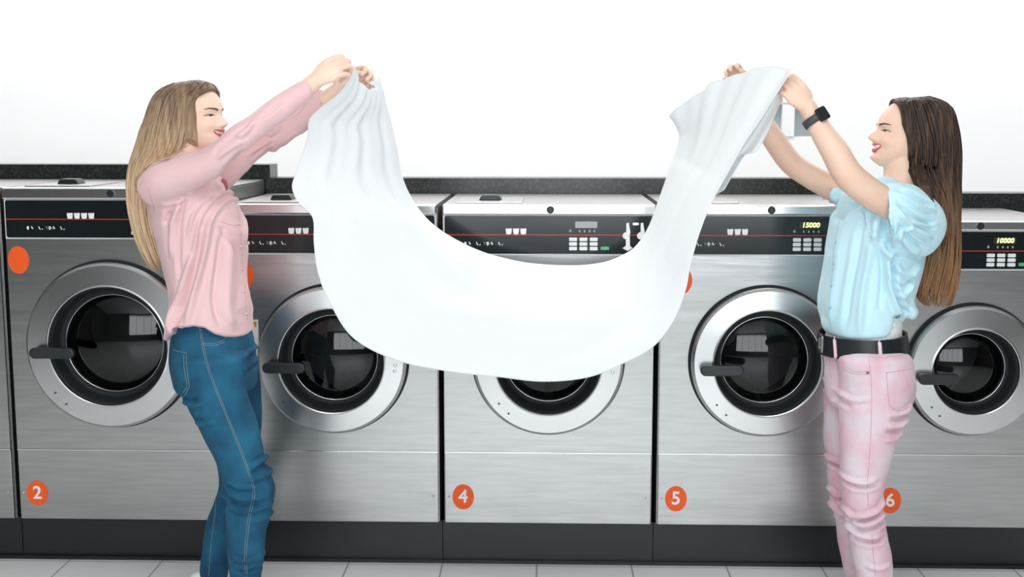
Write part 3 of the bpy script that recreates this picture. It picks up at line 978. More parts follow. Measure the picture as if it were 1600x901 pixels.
SKIN_L = skin_mat('skin_fair', (.86, .64, .51)); SKIN_R = skin_mat('skin_warm', (.83, .59, .46))
PINK = cloth('blush_fabric', (.74, .475, .485), .75, var=((.78, .53, .54), 5), bump=(500, .06, .0006))
BLUEB = cloth('light_blue_fabric', (.50, .755, .84), .75, var=((.56, .80, .88), 5), bump=(500, .06, .0006))
DENIM = mat('blue_denim', (.001, .044, .105), .85, var=((.008, .128, .225), 9), ramp=(.32, .68), bump=(420, .25, .0010))
DENIM_D = mat('denim_waistband', (.008, .05, .10), .8, bump=(420, .25, .001))
PINKJ = mat('pink_denim', (.72, .42, .50), .8, var=((.74, .63, .69), 11), ramp=(.3, .62), bump=(420, .2, .0010))
STITCH = mat('tan_stitch', (.24, .30, .30), .7); STITCHP = mat('rose_stitch', (.62, .30, .36), .7)
BELT = mat('black_leather', (.010, .014, .018), .38, bump=(300, .1, .0006)); METAL = mat('dark_metal', (.25, .25, .25), .3, 1.0)
HAIR_L = hair_mat('hair_blonde', (.150, .095, .060), (.66, .47, .29), 1.66, 1.33)
HAIR_R = hair_mat('hair_brunette', (.038, .024, .019), (.36, .19, .085), 1.40, .98)

# ================================================================== blonde woman, pink blouse, facing right
YL = -.45
WL = thing('person', 'woman with long blonde hair, pink blouse and blue jeans, arms raised with the sheet', 'person', (-.62, YL, 0))
HL = Head((-.676, YL, 1.452), math.radians(17), 1, .92, math.radians(3))
near_leg = [(272, 560, 388, 560, -.54, .095), (278, 597, 381, 597, -.54, .094), (294, 634, 392, 634, -.545, .090), (317, 676, 405, 676, -.55, .083),
            (336, 713, 413, 713, -.55, .076), (347, 741, 424, 741, -.555, .069), (351, 765, 430, 765, -.56, .065), (353, 798, 425, 798, -.56, .062),
            (354, 830, 416, 830, -.56, .058), (356, 868, 413, 868, -.56, .055), (360, 901, 408, 901, -.56, .049), (366, 930, 405, 930, -.56, .044)]
far_leg = [(300, 560, 402, 560, -.36, .092), (310, 611, 407, 611, -.36, .09), (330, 667, 408, 667, -.355, .080), (338, 713, 402, 713, -.35, .070),
           (343, 756, 394, 756, -.35, .062), (335, 785, 386, 785, -.35, .058), (324, 812, 375, 812, -.35, .055), (317, 854, 362, 854, -.35, .050),
           (313, 901, 355, 901, -.35, .044), (316, 930, 350, 930, -.35, .040)]
pelvis = [(278, 492, 386, 494, YL, .130), (271, 520, 392, 520, YL, .148), (268, 545, 397, 545, YL, .162), (270, 572, 400, 575, YL, .172), (276, 597, 399, 600, YL, .168)]
torsoL = [(262, 238, 314, 242, YL, .066), (244, 252, 328, 256, YL, .125), (230, 272, 338, 276, YL, .168), (230, 295, 352, 297, YL, .170), (234, 320, 370, 320, YL, .158),
          (240, 350, 380, 348, YL, .148), (249, 385, 382, 385, YL, .143), (258, 420, 384, 420, YL, .143), (267, 455, 387, 455, YL, .147), (268, 485, 390, 485, YL, .155),
          (264, 515, 392, 515, YL, .162), (262, 543, 394, 543, YL, .166)]
# body: one continuous skin
mb = MB(); HL.add(mb)
mb.loft([(278, 200, 320, 204, YL, .046), (272, 225, 318, 228, YL, .047), (266, 248, 314, 252, YL, .050), (262, 285, 318, 285, YL, .060)], n=4)
mb.loft(torsoL[2:9], grow=-.022); mb.loft(pelvis, grow=-.022)
mb.loft(near_leg, grow=-.016); mb.loft(far_leg, grow=-.016)
A = lambda x, y, Y: at(x, y, Y)
for pts in ([(A(268, 289, -.56), .043), (A(319, 258, -.605), .031), (A(347, 238, -.615), .029), (A(375, 215, -.622), .028), (A(402, 195, -.62), .027), (A(439, 168, -.615), .0285), (A(470, 145, -.60), .027), (A(492, 127, -.59), .0245)],
            [(A(300, 292, -.33), .042), (A(352, 268, -.29), .024), (A(396, 236, -.268), .024), (A(460, 189, -.27), .027), (A(505, 158, -.28), .027), (A(532, 136, -.285), .0235)]):
    limb(mb, pts)
ax, ax2 = cR, cU
d1 = .82 * cR + .58 * cU
hand(mb, A(492, 127, -.59), d1, (0.25, 1, -.35), (-.6, 0, .8), [(.60, 1.15, .8), (.62, 1.2, .8), (.68, 1.2, .8), (.78, 1.2, .8)], .98, thumb_curl=.8, spread=.03)
hand(mb, A(532, 136, -.285), .90 * cR + .48 * cU, (.30, -1, -.45), (-.6, 0, .8), [(.7, 1.0, .7), (.7, 1.0, .7), (.75, 1.0, .7), (.8, 1.0, .7)], .95, thumb_curl=.7, spread=.03)
me = fuse(mb, 'body', FAST_VOX, 2, .5); bodyL = place(link('body', me, SKIN_L), WL)
face_parts(HL, WL, mat('brow_brown', (.13, .075, .05), .7), mat('lip_rose', (.55, .10, .11), .35), mat('lash_dark', (.03, .02, .018), .6))
# blouse
mb = MB(); mb.loft(torsoL, n=5, seg=40, ex=2.15)
mb.loft([(226, 268, 250, 322, -.565, .060), (240, 254, 276, 312, -.585, .068), (271, 246, 304, 297, -.60, .062), (304, 237, 334, 281, -.615, .056), (334, 223, 360, 258, -.625, .052),
         (360, 200, 389, 232, -.63, .048), (389, 180, 412, 213, -.628, .045), (428, 152, 450, 184, -.62, .040), (462, 129, 482, 158, -.605, .034), (466, 127, 485, 156, -.604, .034)], n=5, seg=32)
mb.loft([(280, 270, 300, 330, -.34, .05), (315, 258, 352, 300, -.30, .058), (350, 240, 380, 272, -.28, .052), (384, 214, 404, 250, -.265, .046), (412, 196, 430, 236, -.26, .043), (440, 178, 457, 220, -.265, .040),
         (468, 158, 485, 200, -.272, .036), (492, 142, 510, 176, -.28, .032), (495, 140, 513, 174, -.28, .032)], n=5, seg=28)
fl = [(.006, 4, [(358, 300), (340, 322), (326, 350)]), (.006, 4, [(340, 296), (322, 325), (312, 350), (306, 390)]), (.005, 4, [(325, 305), (305, 335), (296, 370)]),
      (-.006, 4, [(300, 300), (286, 335), (282, 380), (280, 430)]), (.006, 5, [(284, 320), (272, 350), (268, 400)]), (-.006, 5, [(268, 330), (258, 350)]),
      (.009, 6, [(330, 330), (318, 400), (305, 460), (296, 505)]), (-.008, 5, [(318, 370), (304, 430), (286, 480), (272, 520)]), (.008, 5, [(300, 400), (286, 445), (272, 490), (268, 525)]),
      (-.007, 5, [(345, 360), (338, 420), (335, 470), (345, 505)]), (.008, 6, [(352, 380), (352, 430), (352, 480), (362, 512)]), (.006, 4, [(350, 340), (364, 375), (372, 420), (374, 470)]),
      (-.005, 4, [(340, 350), (356, 385), (364, 430), (366, 480)]), (-.006, 4, [(378, 330), (372, 320), (360, 305)]), (.006, 5, [(275, 450), (270, 480), (263, 520)]),
      
      (.004, 4, [(392, 218), (374, 230), (352, 246)]), (-.003, 4, [(382, 210), (366, 222), (350, 234)]), (.006, 4, [(408, 190), (396, 206), (384, 214)]), (-.005, 4, [(420, 180), (430, 176), (446, 160)]),
      (.005, 4, [(356, 280), (372, 262), (396, 238)]), (-.006, 4, [(348, 282), (364, 262), (388, 236)]), (.004, 3, [(250, 318), (280, 316), (310, 300)]),
      (-.005, 4, [(410, 236), (424, 222), (440, 214)]), (.004, 3, [(450, 205), (470, 196), (490, 186)])]
bl = garment('blouse', mb, .0042, PINK, WL, fl, -.58, .0022, 3, hem_args=(470, [(255, 541), (266, 540), (280, 524), (292, 510), (305, 503), (325, 501), (342, 503), (354, 514), (368, 523), (382, 529), (396, 532)], YL, 543))
bv = scene_bvh([bl])
stitch('seam', [[(345, 346), (352, 349), (366, 352), (376, 351)], [(363, 300), (372, 330), (375, 360), (378, 400), (382, 450), (386, 500)], [(232, 292), (236, 310), (242, 330)]], bv, mat('blush_seam', (.62, .34, .35), .8), bl, r=.0008, lift=.0003)
for x, y in ((374, 350), (377, 385), (379, 420), (381, 455), (385, 490)):
    P = on_surface(bv, [(x, y), (x + .3, y)], .001, 1)
    if P:
        mb = MB(); mb.capsule([P[0], P[0] + np.array([0, -.002, 0])], [.0045, .0042], seg=12, n=2); mb.build('button', mat('button_shell', (.72, .45, .42), .3), bl)
mb = MB(); mb.capsule([A(349, 282, -.47), A(353, 288, -.475), A(354, 296, -.47)], [.007, .006, .003], seg=10)
mb.build('neck_tie', mat('tie_dusty_red', (.42, .12, .13), .7), bl)
# jeans
mb = MB(); mb.loft(pelvis, n=5, seg=36); mb.loft(near_leg, n=5, seg=32); mb.loft(far_leg, n=5, seg=32)
jf = [(.005, 4, [(284, 628), (300, 632), (318, 628)]), (-.005, 4, [(282, 621), (300, 623), (312, 620)]), (.005, 4, [(305, 661), (322, 660), (336, 655)]), (-.004, 3, [(303, 654), (318, 652)]),
      (.006, 4, [(395, 728), (410, 722), (424, 722)]), (-.006, 4, [(392, 738), (410, 732), (426, 732)]), (.006, 4, [(390, 748), (408, 745), (430, 744)]), (-.006, 4, [(352, 756), (372, 764), (400, 765)]),
      (.006, 4, [(355, 768), (380, 776), (410, 775)]), (-.006, 4, [(356, 780), (380, 786), (415, 784)]), (.005, 4, [(358, 792), (385, 797), (420, 792)]), (.005, 4, [(400, 812), (410, 810), (420, 808)]),
      (.006, 4, [(328, 768), (340, 775), (356, 778)]), (-.006, 4, [(326, 780), (340, 786), (352, 790)]), (.005, 4, [(322, 795), (336, 800), (350, 802)]),
      (.005, 4, [(380, 580), (386, 572), (394, 566)]), (-.006, 4, [(377, 590), (386, 584), (396, 576)]), (.005, 4, [(372, 558), (384, 562), (396, 556)]), (.004, 4, [(362, 870), (385, 876), (408, 872)]), (-.004, 4, [(360, 885), (380, 892), (406, 890)])]
jn = garment('jeans', mb, .0042, DENIM, WL, jf, -.60, .0016, 5)
bv = scene_bvh([jn])
side = [(311, 507), (315, 535), (322, 568), (333, 600), (346, 632), (359, 664), (373, 698), (386, 733), (395, 765), (393, 785), (388, 806), (384, 840), (382, 870), (384, 905), (384, 925)]
stitch('stitching', [side, [(x + 3, y + 1) for x, y in side], [(270, 546), (280, 549), (291, 551)], [(291, 551), (292, 575), (296, 603)], [(296, 603), (290, 615), (286, 620)],
                     [(287, 553), (288, 577), (292, 602), (286, 613)], [(316, 536), (336, 536), (350, 530), (358, 520)], [(317, 539), (338, 539), (352, 533)], [(338, 758), (336, 800), (330, 850), (326, 900)]], bv, STITCH, jn)
for x, y in ((314, 514), (316, 521), (317, 528)):
    P = on_surface(bv, [(x, y), (x + .3, y)], .0005, 1)
    if P:
        mb = MB(); mb.capsule([P[0], P[0] + np.array([0, -.0015, 0])], [.0028, .0026], seg=10, n=2); mb.build('stud', METAL, jn)
for xx, yy in ((.0, 0),):
    shoe(WL, at(383, 930, -.56)[0] + .0, -.56, 1); shoe(WL, at(332, 930, -.35)[0], -.35, 1)


def wisps_L(mb, rs):
    # fringe combed back from the hairline and locks lying on the shoulder
    fh = [(.0, .018), (.05, .032), (.10, .037), (.150, .038), (.162, .043), (.172, .056), (.182, .068), (.20, .08), (.22, .08)]
    HL.cap(mb, fh, .011, lo=.0); HL.cap_locks(mb, rs, fh, 170, .011, .02, .04)
    for k in range(7):
        y0 = 232 + 2 * k; P = [at(296 - 3 * k, y0 - 6, -.56), at(268 - 3 * k, 244 + k, -.625), at(240 - 2 * k, 253 + k, -.625), at(222 - 2 * k, 272 + 2 * k, -.60), at(212 + k, 300, -.56)]
        mb.tube(P, [.0010, .0016, .0018, .0016, .0010], seg=5, n=5)


hair_mesh('hair', [(272, 130, 312, 126, YL, .045), (252, 140, 330, 134, YL, .074), (241, 154, 316, 147, YL, .086), (233, 174, 309, 168, YL, .091), (226, 197, 308, 194, YL, .092),
                   (217, 222, 303, 220, YL - .01, .088), (208, 248, 286, 246, YL - .01, .086), (203, 275, 262, 275, YL - .015, .082), (202, 305, 252, 303, YL - .015, .076),
                   (207, 342, 250, 340, YL - .02, .068), (218, 382, 257, 378, YL - .02, .056), (231, 410, 262, 404, YL - .02, .042), (244, 424, 262, 418, YL - .02, .025)],
          HAIR_L, WL, 420, 11, extra=wisps_L, r=(.0018, .0042))

# ================================================================== brunette woman, blue blouse, facing left
YR = -.42
WR = thing('person', 'woman with long dark brown hair, light blue top, black belt and pale pink jeans', 'person', (1.42, YR, 0))
HR = Head((1.400, YR, 1.405), math.radians(2), -1, .90, math.radians(8))
near_r = [(1307, 560, 1426, 560, -.515, .095), (1311, 600, 1429, 600, -.515, .094), (1311, 647, 1416, 647, -.52, .087), (1312, 700, 1396, 700, -.52, .079), (1313, 749, 1384, 749, -.52, .070),
          (1316, 785, 1379, 785, -.52, .064), (1319, 811, 1382, 811, -.52, .061), (1325, 838, 1387, 838, -.52, .059), (1331, 869, 1393, 869, -.52, .055), (1337, 900, 1394, 900, -.52, .051), (1341, 930, 1392, 930, -.52, .047)]
far_r = [(1292, 560, 1395, 560, -.33, .090), (1287, 616, 1390, 616, -.325, .088), (1287, 678, 1372, 678, -.32, .078), (1292, 722, 1365, 722, -.32, .070), (1296, 785, 1356, 785, -.32, .060),
         (1305, 811, 1358, 811, -.32, .058), (1311, 856, 1362, 856, -.32, .054), (1320, 900, 1364, 900, -.32, .047), (1326, 930, 1366, 930, -.32, .043)]
pel_r = [(1292, 524, 1408, 522, YR, .132), (1287, 545, 1414, 543, YR, .146), (1290, 572, 1424, 568, YR, .162), (1290, 600, 1428, 600, YR, .165), (1292, 622, 1422, 625, YR, .155)]
torsoR = [(1352, 284, 1404, 282, YR, .062), (1336, 291, 1426, 290, YR, .140), (1320, 305, 1438, 303, YR, .165), (1308, 335, 1444, 332, YR, .168), (1300, 365, 1444, 365, YR, .162), (1293, 405, 1440, 405, YR, .154),
          (1288, 440, 1432, 440, YR, .150), (1284, 475, 1423, 472, YR, .152), (1283, 505, 1414, 500, YR, .154), (1287, 528, 1404, 524, YR, .150)]
mb = MB(); HR.add(mb)
mb.loft([(1385, 225, 1436, 222, YR, .048), (1382, 255, 1432, 252, YR, .050), (1380, 278, 1434, 275, YR, .052), (1374, 305, 1438, 303, YR, .062)], n=4)
mb.loft(torsoR[2:], grow=-.022); mb.loft(pel_r, grow=-.022); mb.loft(near_r, grow=-.016); mb.loft(far_r, grow=-.016)
for pts in ([(A(1415, 330, -.56), .040), (A(1388, 318, -.585), .0415), (A(1352, 296, -.61), .0425), (A(1324, 271, -.62), .0415), (A(1305, 238, -.615), .039), (A(1287, 210, -.605), .0335), (A(1270, 182, -.59), .0275), (A(1262, 168, -.585), .026)],
            [(A(1355, 325, -.28), .046), (A(1310, 298, -.24), .042), (A(1268, 276, -.215), .0385), (A(1237, 255, -.205), .037), (A(1214, 225, -.205), .036), (A(1196, 198, -.21), .033), (A(1176, 166, -.22), .026), (A(1168, 152, -.22), .024)]):
    limb(mb, pts)
hand(mb, A(1262, 170, -.585), -.58 * cR + .80 * cU, (-.35, 1, .0), (.8, 0, .6), [(.60, 1.2, .8), (.62, 1.25, .8), (.66, 1.25, .8), (.72, 1.25, .8)], .98, thumb_curl=.8, spread=.04)
hand(mb, A(1168, 152, -.22), -.52 * cR + .86 * cU, (-.35, -1, 0), (.8, 0, .6), [(.55, .9, .6), (.6, .9, .6), (.65, .9, .6), (.7, .9, .6)], .93, thumb_curl=.6, spread=.03)
me = fuse(mb, 'body', FAST_VOX, 2, .5); bodyR = place(link('body', me, SKIN_R), WR)
face_parts(HR, WR, mat('brow_dark', (.10, .05, .035), .7), mat('lip_pink', (.60, .085, .12), .35), mat('lash_black', (.015, .012, .012), .6), mouth=(.0315, .0150))
# blouse
mb = MB(); mb.loft(torsoR, n=5, seg=40, ex=2.15)
mb.loft([(1462, 330, 1456, 368, -.50, .040), (1450, 307, 1444, 398, -.53, .062), (1424, 289, 1418, 402, -.555, .072), (1403, 285, 1400, 392, -.575, .074), (1387, 289, 1386, 376, -.590, .070),
         (1385, 293, 1385, 371, -.590, .064), (1390, 297, 1390, 366, -.590, .057), (1404, 300, 1402, 368, -.58, .050)], n=5, seg=34)
mb.loft([(1352, 310, 1360, 345, -.30, .05), (1330, 298, 1334, 340, -.275, .056), (1312, 290, 1312, 330, -.26, .056), (1305, 291, 1307, 318, -.255, .053), (1310, 295, 1312, 312, -.255, .045)], n=4)
mb.loft([(1395, 452, 1428, 446, -.47, .05), (1396, 478, 1428, 474, -.475, .058), (1398, 496, 1433, 492, -.48, .058), (1403, 508, 1431, 506, -.48, .045)], n=4)
rf = [(.007, 5, [(1335, 330), (1322, 380), (1312, 440), (1305, 500)]), (-.007, 5, [(1348, 335), (1340, 390), (1330, 450), (1322, 510)]), (.008, 6, [(1362, 345), (1356, 400), (1346, 460), (1340, 515)]),
      (-.009, 5, [(1372, 350), (1372, 390), (1376, 430), (1372, 480)]), (.010, 6, [(1366, 335), (1368, 375), (1382, 395), (1398, 392)]), (-.010, 4, [(1376, 340), (1380, 375), (1388, 388)]),
      (.010, 5, [(1388, 385), (1384, 410), (1388, 450), (1404, 490), (1418, 508)]), (-.009, 5, [(1395, 400), (1394, 440), (1408, 478), (1424, 492)]), (.008, 5, [(1440, 415), (1424, 430), (1400, 420), (1390, 400)]),
      (-.006, 4, [(1436, 425), (1418, 448), (1398, 440)]), (.006, 5, [(1430, 440), (1414, 462), (1400, 460)]),
      (.009, 4, [(1388, 300), (1420, 318), (1454, 328)]), (-.009, 4, [(1388, 314), (1416, 336), (1450, 350)]), (.009, 4, [(1390, 330), (1412, 352), (1446, 368)]), (-.009, 4, [(1390, 348), (1408, 368), (1436, 384)]),
      (.007, 4, [(1400, 292), (1432, 306), (1456, 322)]), (.006, 3, [(1404, 340), (1430, 348), (1456, 348)]),
      (.005, 4, [(1394, 362), (1412, 384), (1428, 392)]), (.007, 4, [(1390, 372), (1396, 360), (1410, 350)]), (-.007, 4, [(1440, 404), (1420, 398), (1402, 388), (1394, 378)]),
      (.006, 5, [(1340, 300), (1322, 325), (1312, 350)]), (-.005, 4, [(1352, 312), (1335, 330), (1322, 352)]), (-.006, 4, [(1298, 440), (1296, 480), (1300, 515)]), (.005, 4, [(1310, 400), (1300, 450)])]
br = garment('blouse', mb, .0042, BLUEB, WR, rf, -.55, .0022, 9, hem_args=(466, [(1280, 526), (1300, 526), (1340, 526), (1364, 524), (1371, 519), (1377, 500), (1383, 482), (1392, 492), (1400, 508), (1410, 516), (1434, 510)], YR, 528))
mb = MB(); mb.loft([(1300, 465, 1404, 462, YR, .140), (1296, 495, 1406, 492, YR, .143), (1293, 523, 1406, 520, YR, .141)], n=5, seg=36)
garment('undershirt', mb, .005, mat('white_knit', (.86, .87, .88), .85), WR, [(.003, 3, [(1376, 508), (1390, 510), (1402, 508)]), (.003, 3, [(1378, 498), (1390, 500), (1400, 498)])], -.55, .001)
bv = scene_bvh([br])
stitch('seam', [[(1312, 345), (1304, 380), (1300, 430), (1296, 480), (1298, 515)]], bv, mat('blue_seam', (.25, .50, .62), .8), br, r=.0008, lift=.0003)
for x, y in ((1306, 378), (1303, 412), (1299, 446), (1297, 480)):
    P = on_surface(bv, [(x, y), (x + .3, y)], .001, 1)
    if P:
        mb = MB(); mb.capsule([P[0], P[0] + np.array([0, -.002, 0])], [.0042, .004], seg=12, n=2); mb.build('button', mat('button_blue', (.30, .50, .60), .3), br)
# jeans
mb = MB(); mb.loft(pel_r, n=5, seg=36); mb.loft(near_r, n=5, seg=32); mb.loft(far_r, n=5, seg=32)
pf = [(.006, 4, [(1428, 632), (1405, 640), (1385, 640)]), (-.006, 4, [(1424, 642), (1404, 650), (1386, 650)]), (.006, 4, [(1418, 650), (1400, 660), (1380, 658)]), (-.006, 4, [(1410, 662), (1396, 670), (1378, 668)]),
      (.005, 4, [(1408, 672), (1394, 682), (1376, 680)]), (.005, 4, [(1313, 744), (1340, 748), (1365, 742)]), (-.006, 4, [(1318, 752), (1340, 756), (1368, 750)]),
      (.008, 4, [(1380, 778), (1370, 792), (1348, 800), (1322, 806)]), (-.008, 4, [(1376, 792), (1362, 802), (1338, 808), (1318, 804)]), (.008, 4, [(1378, 800), (1362, 810), (1335, 816)]),
      (-.007, 4, [(1384, 812), (1362, 820), (1330, 822)]), (.007, 4, [(1322, 822), (1342, 832), (1370, 834)]), (-.006, 4, [(1330, 838), (1350, 842), (1384, 838)]), (.006, 4, [(1318, 795), (1326, 802), (1334, 812)]),
      (.006, 4, [(1294, 790), (1304, 800), (1316, 806)]), (-.006, 4, [(1296, 802), (1308, 812)]), (.005, 4, [(1290, 640), (1296, 660), (1300, 700)]), (-.006, 4, [(1294, 728), (1304, 732)]),
      (.005, 4, [(1312, 615), (1330, 622), (1350, 618)]), (-.005, 4, [(1312, 628), (1326, 634)]), (.005, 4, [(1352, 880), (1370, 884), (1390, 880)])]
jr = garment('jeans', mb, .0042, PINKJ, WR, pf, -.55, .0016, 15)
bv = scene_bvh([jr])
side = [(1357, 560), (1361, 590), (1362, 625), (1361, 670), (1358, 720), (1355, 760), (1357, 790)]
stitch('stitching', [side, [(1385, 582), (1400, 580), (1424, 576)], [(1385, 582), (1387, 610), (1390, 634)], [(1390, 634), (1404, 642), (1420, 636)], [(1314, 558), (1322, 572), (1336, 580), (1356, 580)],
                     [(1312, 562), (1320, 577), (1336, 584), (1356, 584)], [(1356, 556), (1385, 558), (1422, 552)], [(1299, 556), (1296, 572), (1300, 590)], [(1362, 834), (1364, 860), (1368, 900)]], bv, STITCHP, jr)
P = on_surface(bv, [(1356, 582), (1356.3, 582)], .0005, 1)
mb = MB(); mb.capsule([P[0], P[0] + np.array([0, -.002, 0])], [.0045, .004], seg=12, n=2); mb.build('stud', METAL, jr)
# belt
mb = MB(); R = []
up = loft_rings([(1281, 520, 1413, 517, YR, .147), (1280, 551, 1417, 544, YR, .152)], n=6, seg=60, cap=(False, False), grow=.003)
dn = loft_rings([(1281, 520, 1413, 517, YR, .147), (1280, 551, 1417, 544, YR, .152)], n=6, seg=60, cap=(False, False), grow=-.003)
mb.rings(up + dn[::-1] + [up[0]], close=False); belt = mb.build('belt', BELT, WR)
for px in (1304, 1374):
    bvb = scene_bvh([belt]); P = on_surface(bvb, [(px - 1, 514.5), (px + .5, 535), (px + 2, 557)], .003, 6)
    P = [at(px - 1, 516, -.55)] if False else P
    if len(P) > 2:
        mb = MB(); mb.tube([P[0] + np.array([0, .004, .006])] + P + [P[-1] + np.array([0, .004, -.006])], [.0055] * (len(P) + 2), seg=10, flat=.35, up=(0, 1, 0)); mb.build('belt_loop', PINKJ, WR)
bx = at(1281, 535, -.44)
bm = bmesh.new(); pp = rrect(-.021, .021, -.026, .026, .006); qq = rrect(-.014, .014, -.019, .019, .004)
a = [bm.verts.new((-.006, u, v)) for u, v in pp]; b_ = [bm.verts.new((-.006, u, v)) for u, v in qq]; c_ = [bm.verts.new((.0, u, v)) for u, v in pp]; d_ = [bm.verts.new((.0, u, v)) for u, v in qq]
for i in range(len(pp)):
    j = (i + 1) % len(pp)
    bm.faces.new((a[i], a[j], b_[j], b_[i])); bm.faces.new((c_[i], d_[i], d_[j], c_[j])); bm.faces.new((a[i], c_[i], c_[j], a[j])); bm.faces.new((b_[i], b_[j], d_[j], d_[i]))
bmesh.ops.translate(bm, verts=bm.verts, vec=Vector((bx[0] + .002, -.455, bx[2])))
me = bpy.data.meshes.new('buckle'); bm.to_mesh(me); bm.free()
bk = link('buckle', me, METAL); me.transform(Matrix.Translation(-Vector(WR.location))); bk.parent = belt
shoe(WR, at(1366, 930, -.52)[0], -.52, -1); shoe(WR, at(1346, 930, -.32)[0], -.32, -1)
# smartwatch on the near wrist
p0, p1 = A(1279, 196, -.598), A(1268, 179, -.590)
ax = (p1 - p0) / np.linalg.norm(p1 - p0); cw = A(1273, 187, -.594)
uu = np.cross(ax, [0, -1, 0]); uu /= np.linalg.norm(uu); uu = uu if uu[0] > 0 else -uu; vv = np.cross(ax, uu); vv = vv if vv[1] < 0 else -vv
th = np.arange(48) * 2 * PI / 48
ring = lambda r, t: cw + ax * t + np.outer(np.cos(th), uu * r * 1.06) + np.outer(np.sin(th), vv * r)
mb = MB(); mb.rings([ring(.0300, -.011), ring(.0335, -.0105), ring(.0335, .0105), ring(.0300, .011), ring(.0300, -.011)], close=False)
W_T = mb.build('smartwatch', mat('watch_band', (.05, .055, .06), .5), WR)
nrm = uu * .62 + vv * .78; nrm /= np.linalg.norm(nrm); tg = np.cross(nrm, ax)
bm = bmesh.new()
fr = [bm.verts.new(Vector(cw + nrm * z + tg * a + ax * b)) for z in (.029, .041) for a, b in rrect(-.0175, .0175, -.0195, .0195, .006)]
n_ = len(fr) // 2
bm.faces.new(fr[:n_]); bm.faces.new(fr[n_:])
for i in range(n_): bm.faces.new((fr[i], fr[(i + 1) % n_], fr[n_ + (i + 1) % n_], fr[n_ + i]))
wf = obj('watch_case', bm, mat('watch_case', (.03, .03, .032), .3, .6), bevel=.0015); place(wf, W_T)
bm = bmesh.new(); q = [bm.verts.new(Vector(cw + nrm * z + tg * a + ax * b)) for z in (.0405, .0422) for a, b in rrect(-.0150, .0150, -.0170, .0170, .004)]
n_ = len(q) // 2; bm.faces.new(q[:n_]); bm.faces.new(q[n_:])
for i in range(n_): bm.faces.new((q[i], q[(i + 1) % n_], q[n_ + (i + 1) % n_], q[n_ + i]))
place(obj('watch_screen', bm, mat('watch_screen', (.004, .004, .005), .12)), W_T)


def wisps_R(mb, rs):
    fh = [(.0, -.020), (.05, -.006), (.09, .008), (.13, .030), (.165, .038), (.180, .042), (.19, .046), (.20, .052), (.22, .056)]
    HR.cap(mb, fh, .012, lo=.0); HR.cap_locks(mb, rs, fh, 170, .012, .02, .04)
    for k in range(10):
        P = [at(1432 + k, 240 + k, -.46), at(1434 + 2 * k, 278 + k, -.545), at(1440 + 2 * k, 296 + 2 * k, -.57), at(1461 + k, 322 + 3 * k, -.55), at(1466 + k, 370, -.53)]
        mb.tube(P, [.001, .002, .0025, .0025, .0015], seg=5, n=5)


hair_mesh('hair', [(1412, 153, 1450, 150, YR, .042), (1399, 161, 1472, 158, YR, .072), (1398, 176, 1486, 172, YR, .087), (1402, 198, 1492, 194, YR, .091), (1408, 220, 1496, 216, YR, .092), (1408, 244, 1498, 241, YR, .090),
                   (1404, 266, 1498, 266, YR, .088), (1416, 288, 1497, 290, YR - .005, .086), (1436, 312, 1497, 312, YR - .01, .080), (1448, 345, 1496, 342, YR - .02, .072), (1446, 380, 1497, 378, YR - .02, .072),
                   (1440, 415, 1497, 413, YR - .02, .068), (1433, 445, 1494, 445, YR - .02, .056), (1434, 466, 1488, 468, YR - .02, .042), (1446, 478, 1482, 480, YR - .02, .022)],
          HAIR_R, WR, 460, 21, extra=wisps_R, r=(.0018, .0045), wave=.05)

# ================================================================== the white sheet
ST = [(592, 120, 547, 99), (599, 148, 534, 140), (611, 190, 486, 182), (620, 230, 480, 214), (628, 275, 463, 268), (645, 313, 456, 292), (668, 343, 466, 316), (695, 365, 488, 340), (730, 384, 490, 380),
      (760, 396, 496, 425), (790, 404, 514, 472), (820, 410, 552, 529), (850, 413, 620, 564), (875, 414, 700, 581), (900, 414, 780, 590), (925, 412, 850, 597), (950, 407, 920, 590), (972, 398, 975, 568),
      (990, 387, 1020, 543), (1005, 370, 1052, 503), (1018, 348, 1071, 455), (1028, 322, 1079, 415), (1038, 292, 1093, 365), (1048, 260, 1113, 315), (1057, 234, 1142, 262), (1062, 212, 1165, 222),
      (1056, 194, 1192, 182), (1047, 180, 1240, 106)]
nu, nv = 260, 110
KF = catmull(np.array([(a, b) for a, b, _, _ in ST], float), 12); KN = catmull(np.array([(c, d) for _, _, c, d in ST], float), 12)
par = np.linspace(0, len(KF) - 1, nu); ii = np.arange(len(KF))
KF = np.column_stack([np.interp(par, ii, KF[:, k]) for k in (0, 1)]); KN = np.column_stack([np.interp(par, ii, KN[:, k]) for k in (0, 1)])
U = np.linspace(0, 1, nu)
Yf = np.interp(U, [0, .15, .5, .85, 1], [-.295, -.24, -.22, -.22, -.22]); Yn = np.interp(U, [0, .12, .25, .5, .8, .93, 1], [-.545, -.50, -.58, -.66, -.62, -.60, -.605])
PF = np.array([at(x, y, d) for (x, y), d in zip(KF, Yf)]); PN = np.array([at(x, y, d) for (x, y), d in zip(KN, Yn)])
V_ = np.linspace(0, 1, nv)
G = PF[:, None, :] * (1 - V_)[None, :, None] + PN[:, None, :] * V_[None, :, None]
tu = np.gradient(G, axis=0); tv = np.gradient(G, axis=1); Nn = np.cross(tu, tv); Nn /= np.linalg.norm(Nn, axis=2)[..., None] + 1e-12
Nn[Nn[..., 1] > 0] *= -1
uu_, vv_ = np.meshgrid(U, V_, indexing='ij')
bul = .060 * np.sin(vv_ * PI) ** .8 * np.sin(np.clip(uu_ * 1.15, 0, 1) * PI) ** .5
endl = np.exp(-uu_ / .14); endr = np.exp(-(1 - uu_) / .10)
f1 = .011 * endl * np.sin(2 * PI * (vv_ * 3.6 + .12 * np.sin(6 * uu_)) + .4) + .005 * endl * np.sin(2 * PI * (vv_ * 7.3) + 2)
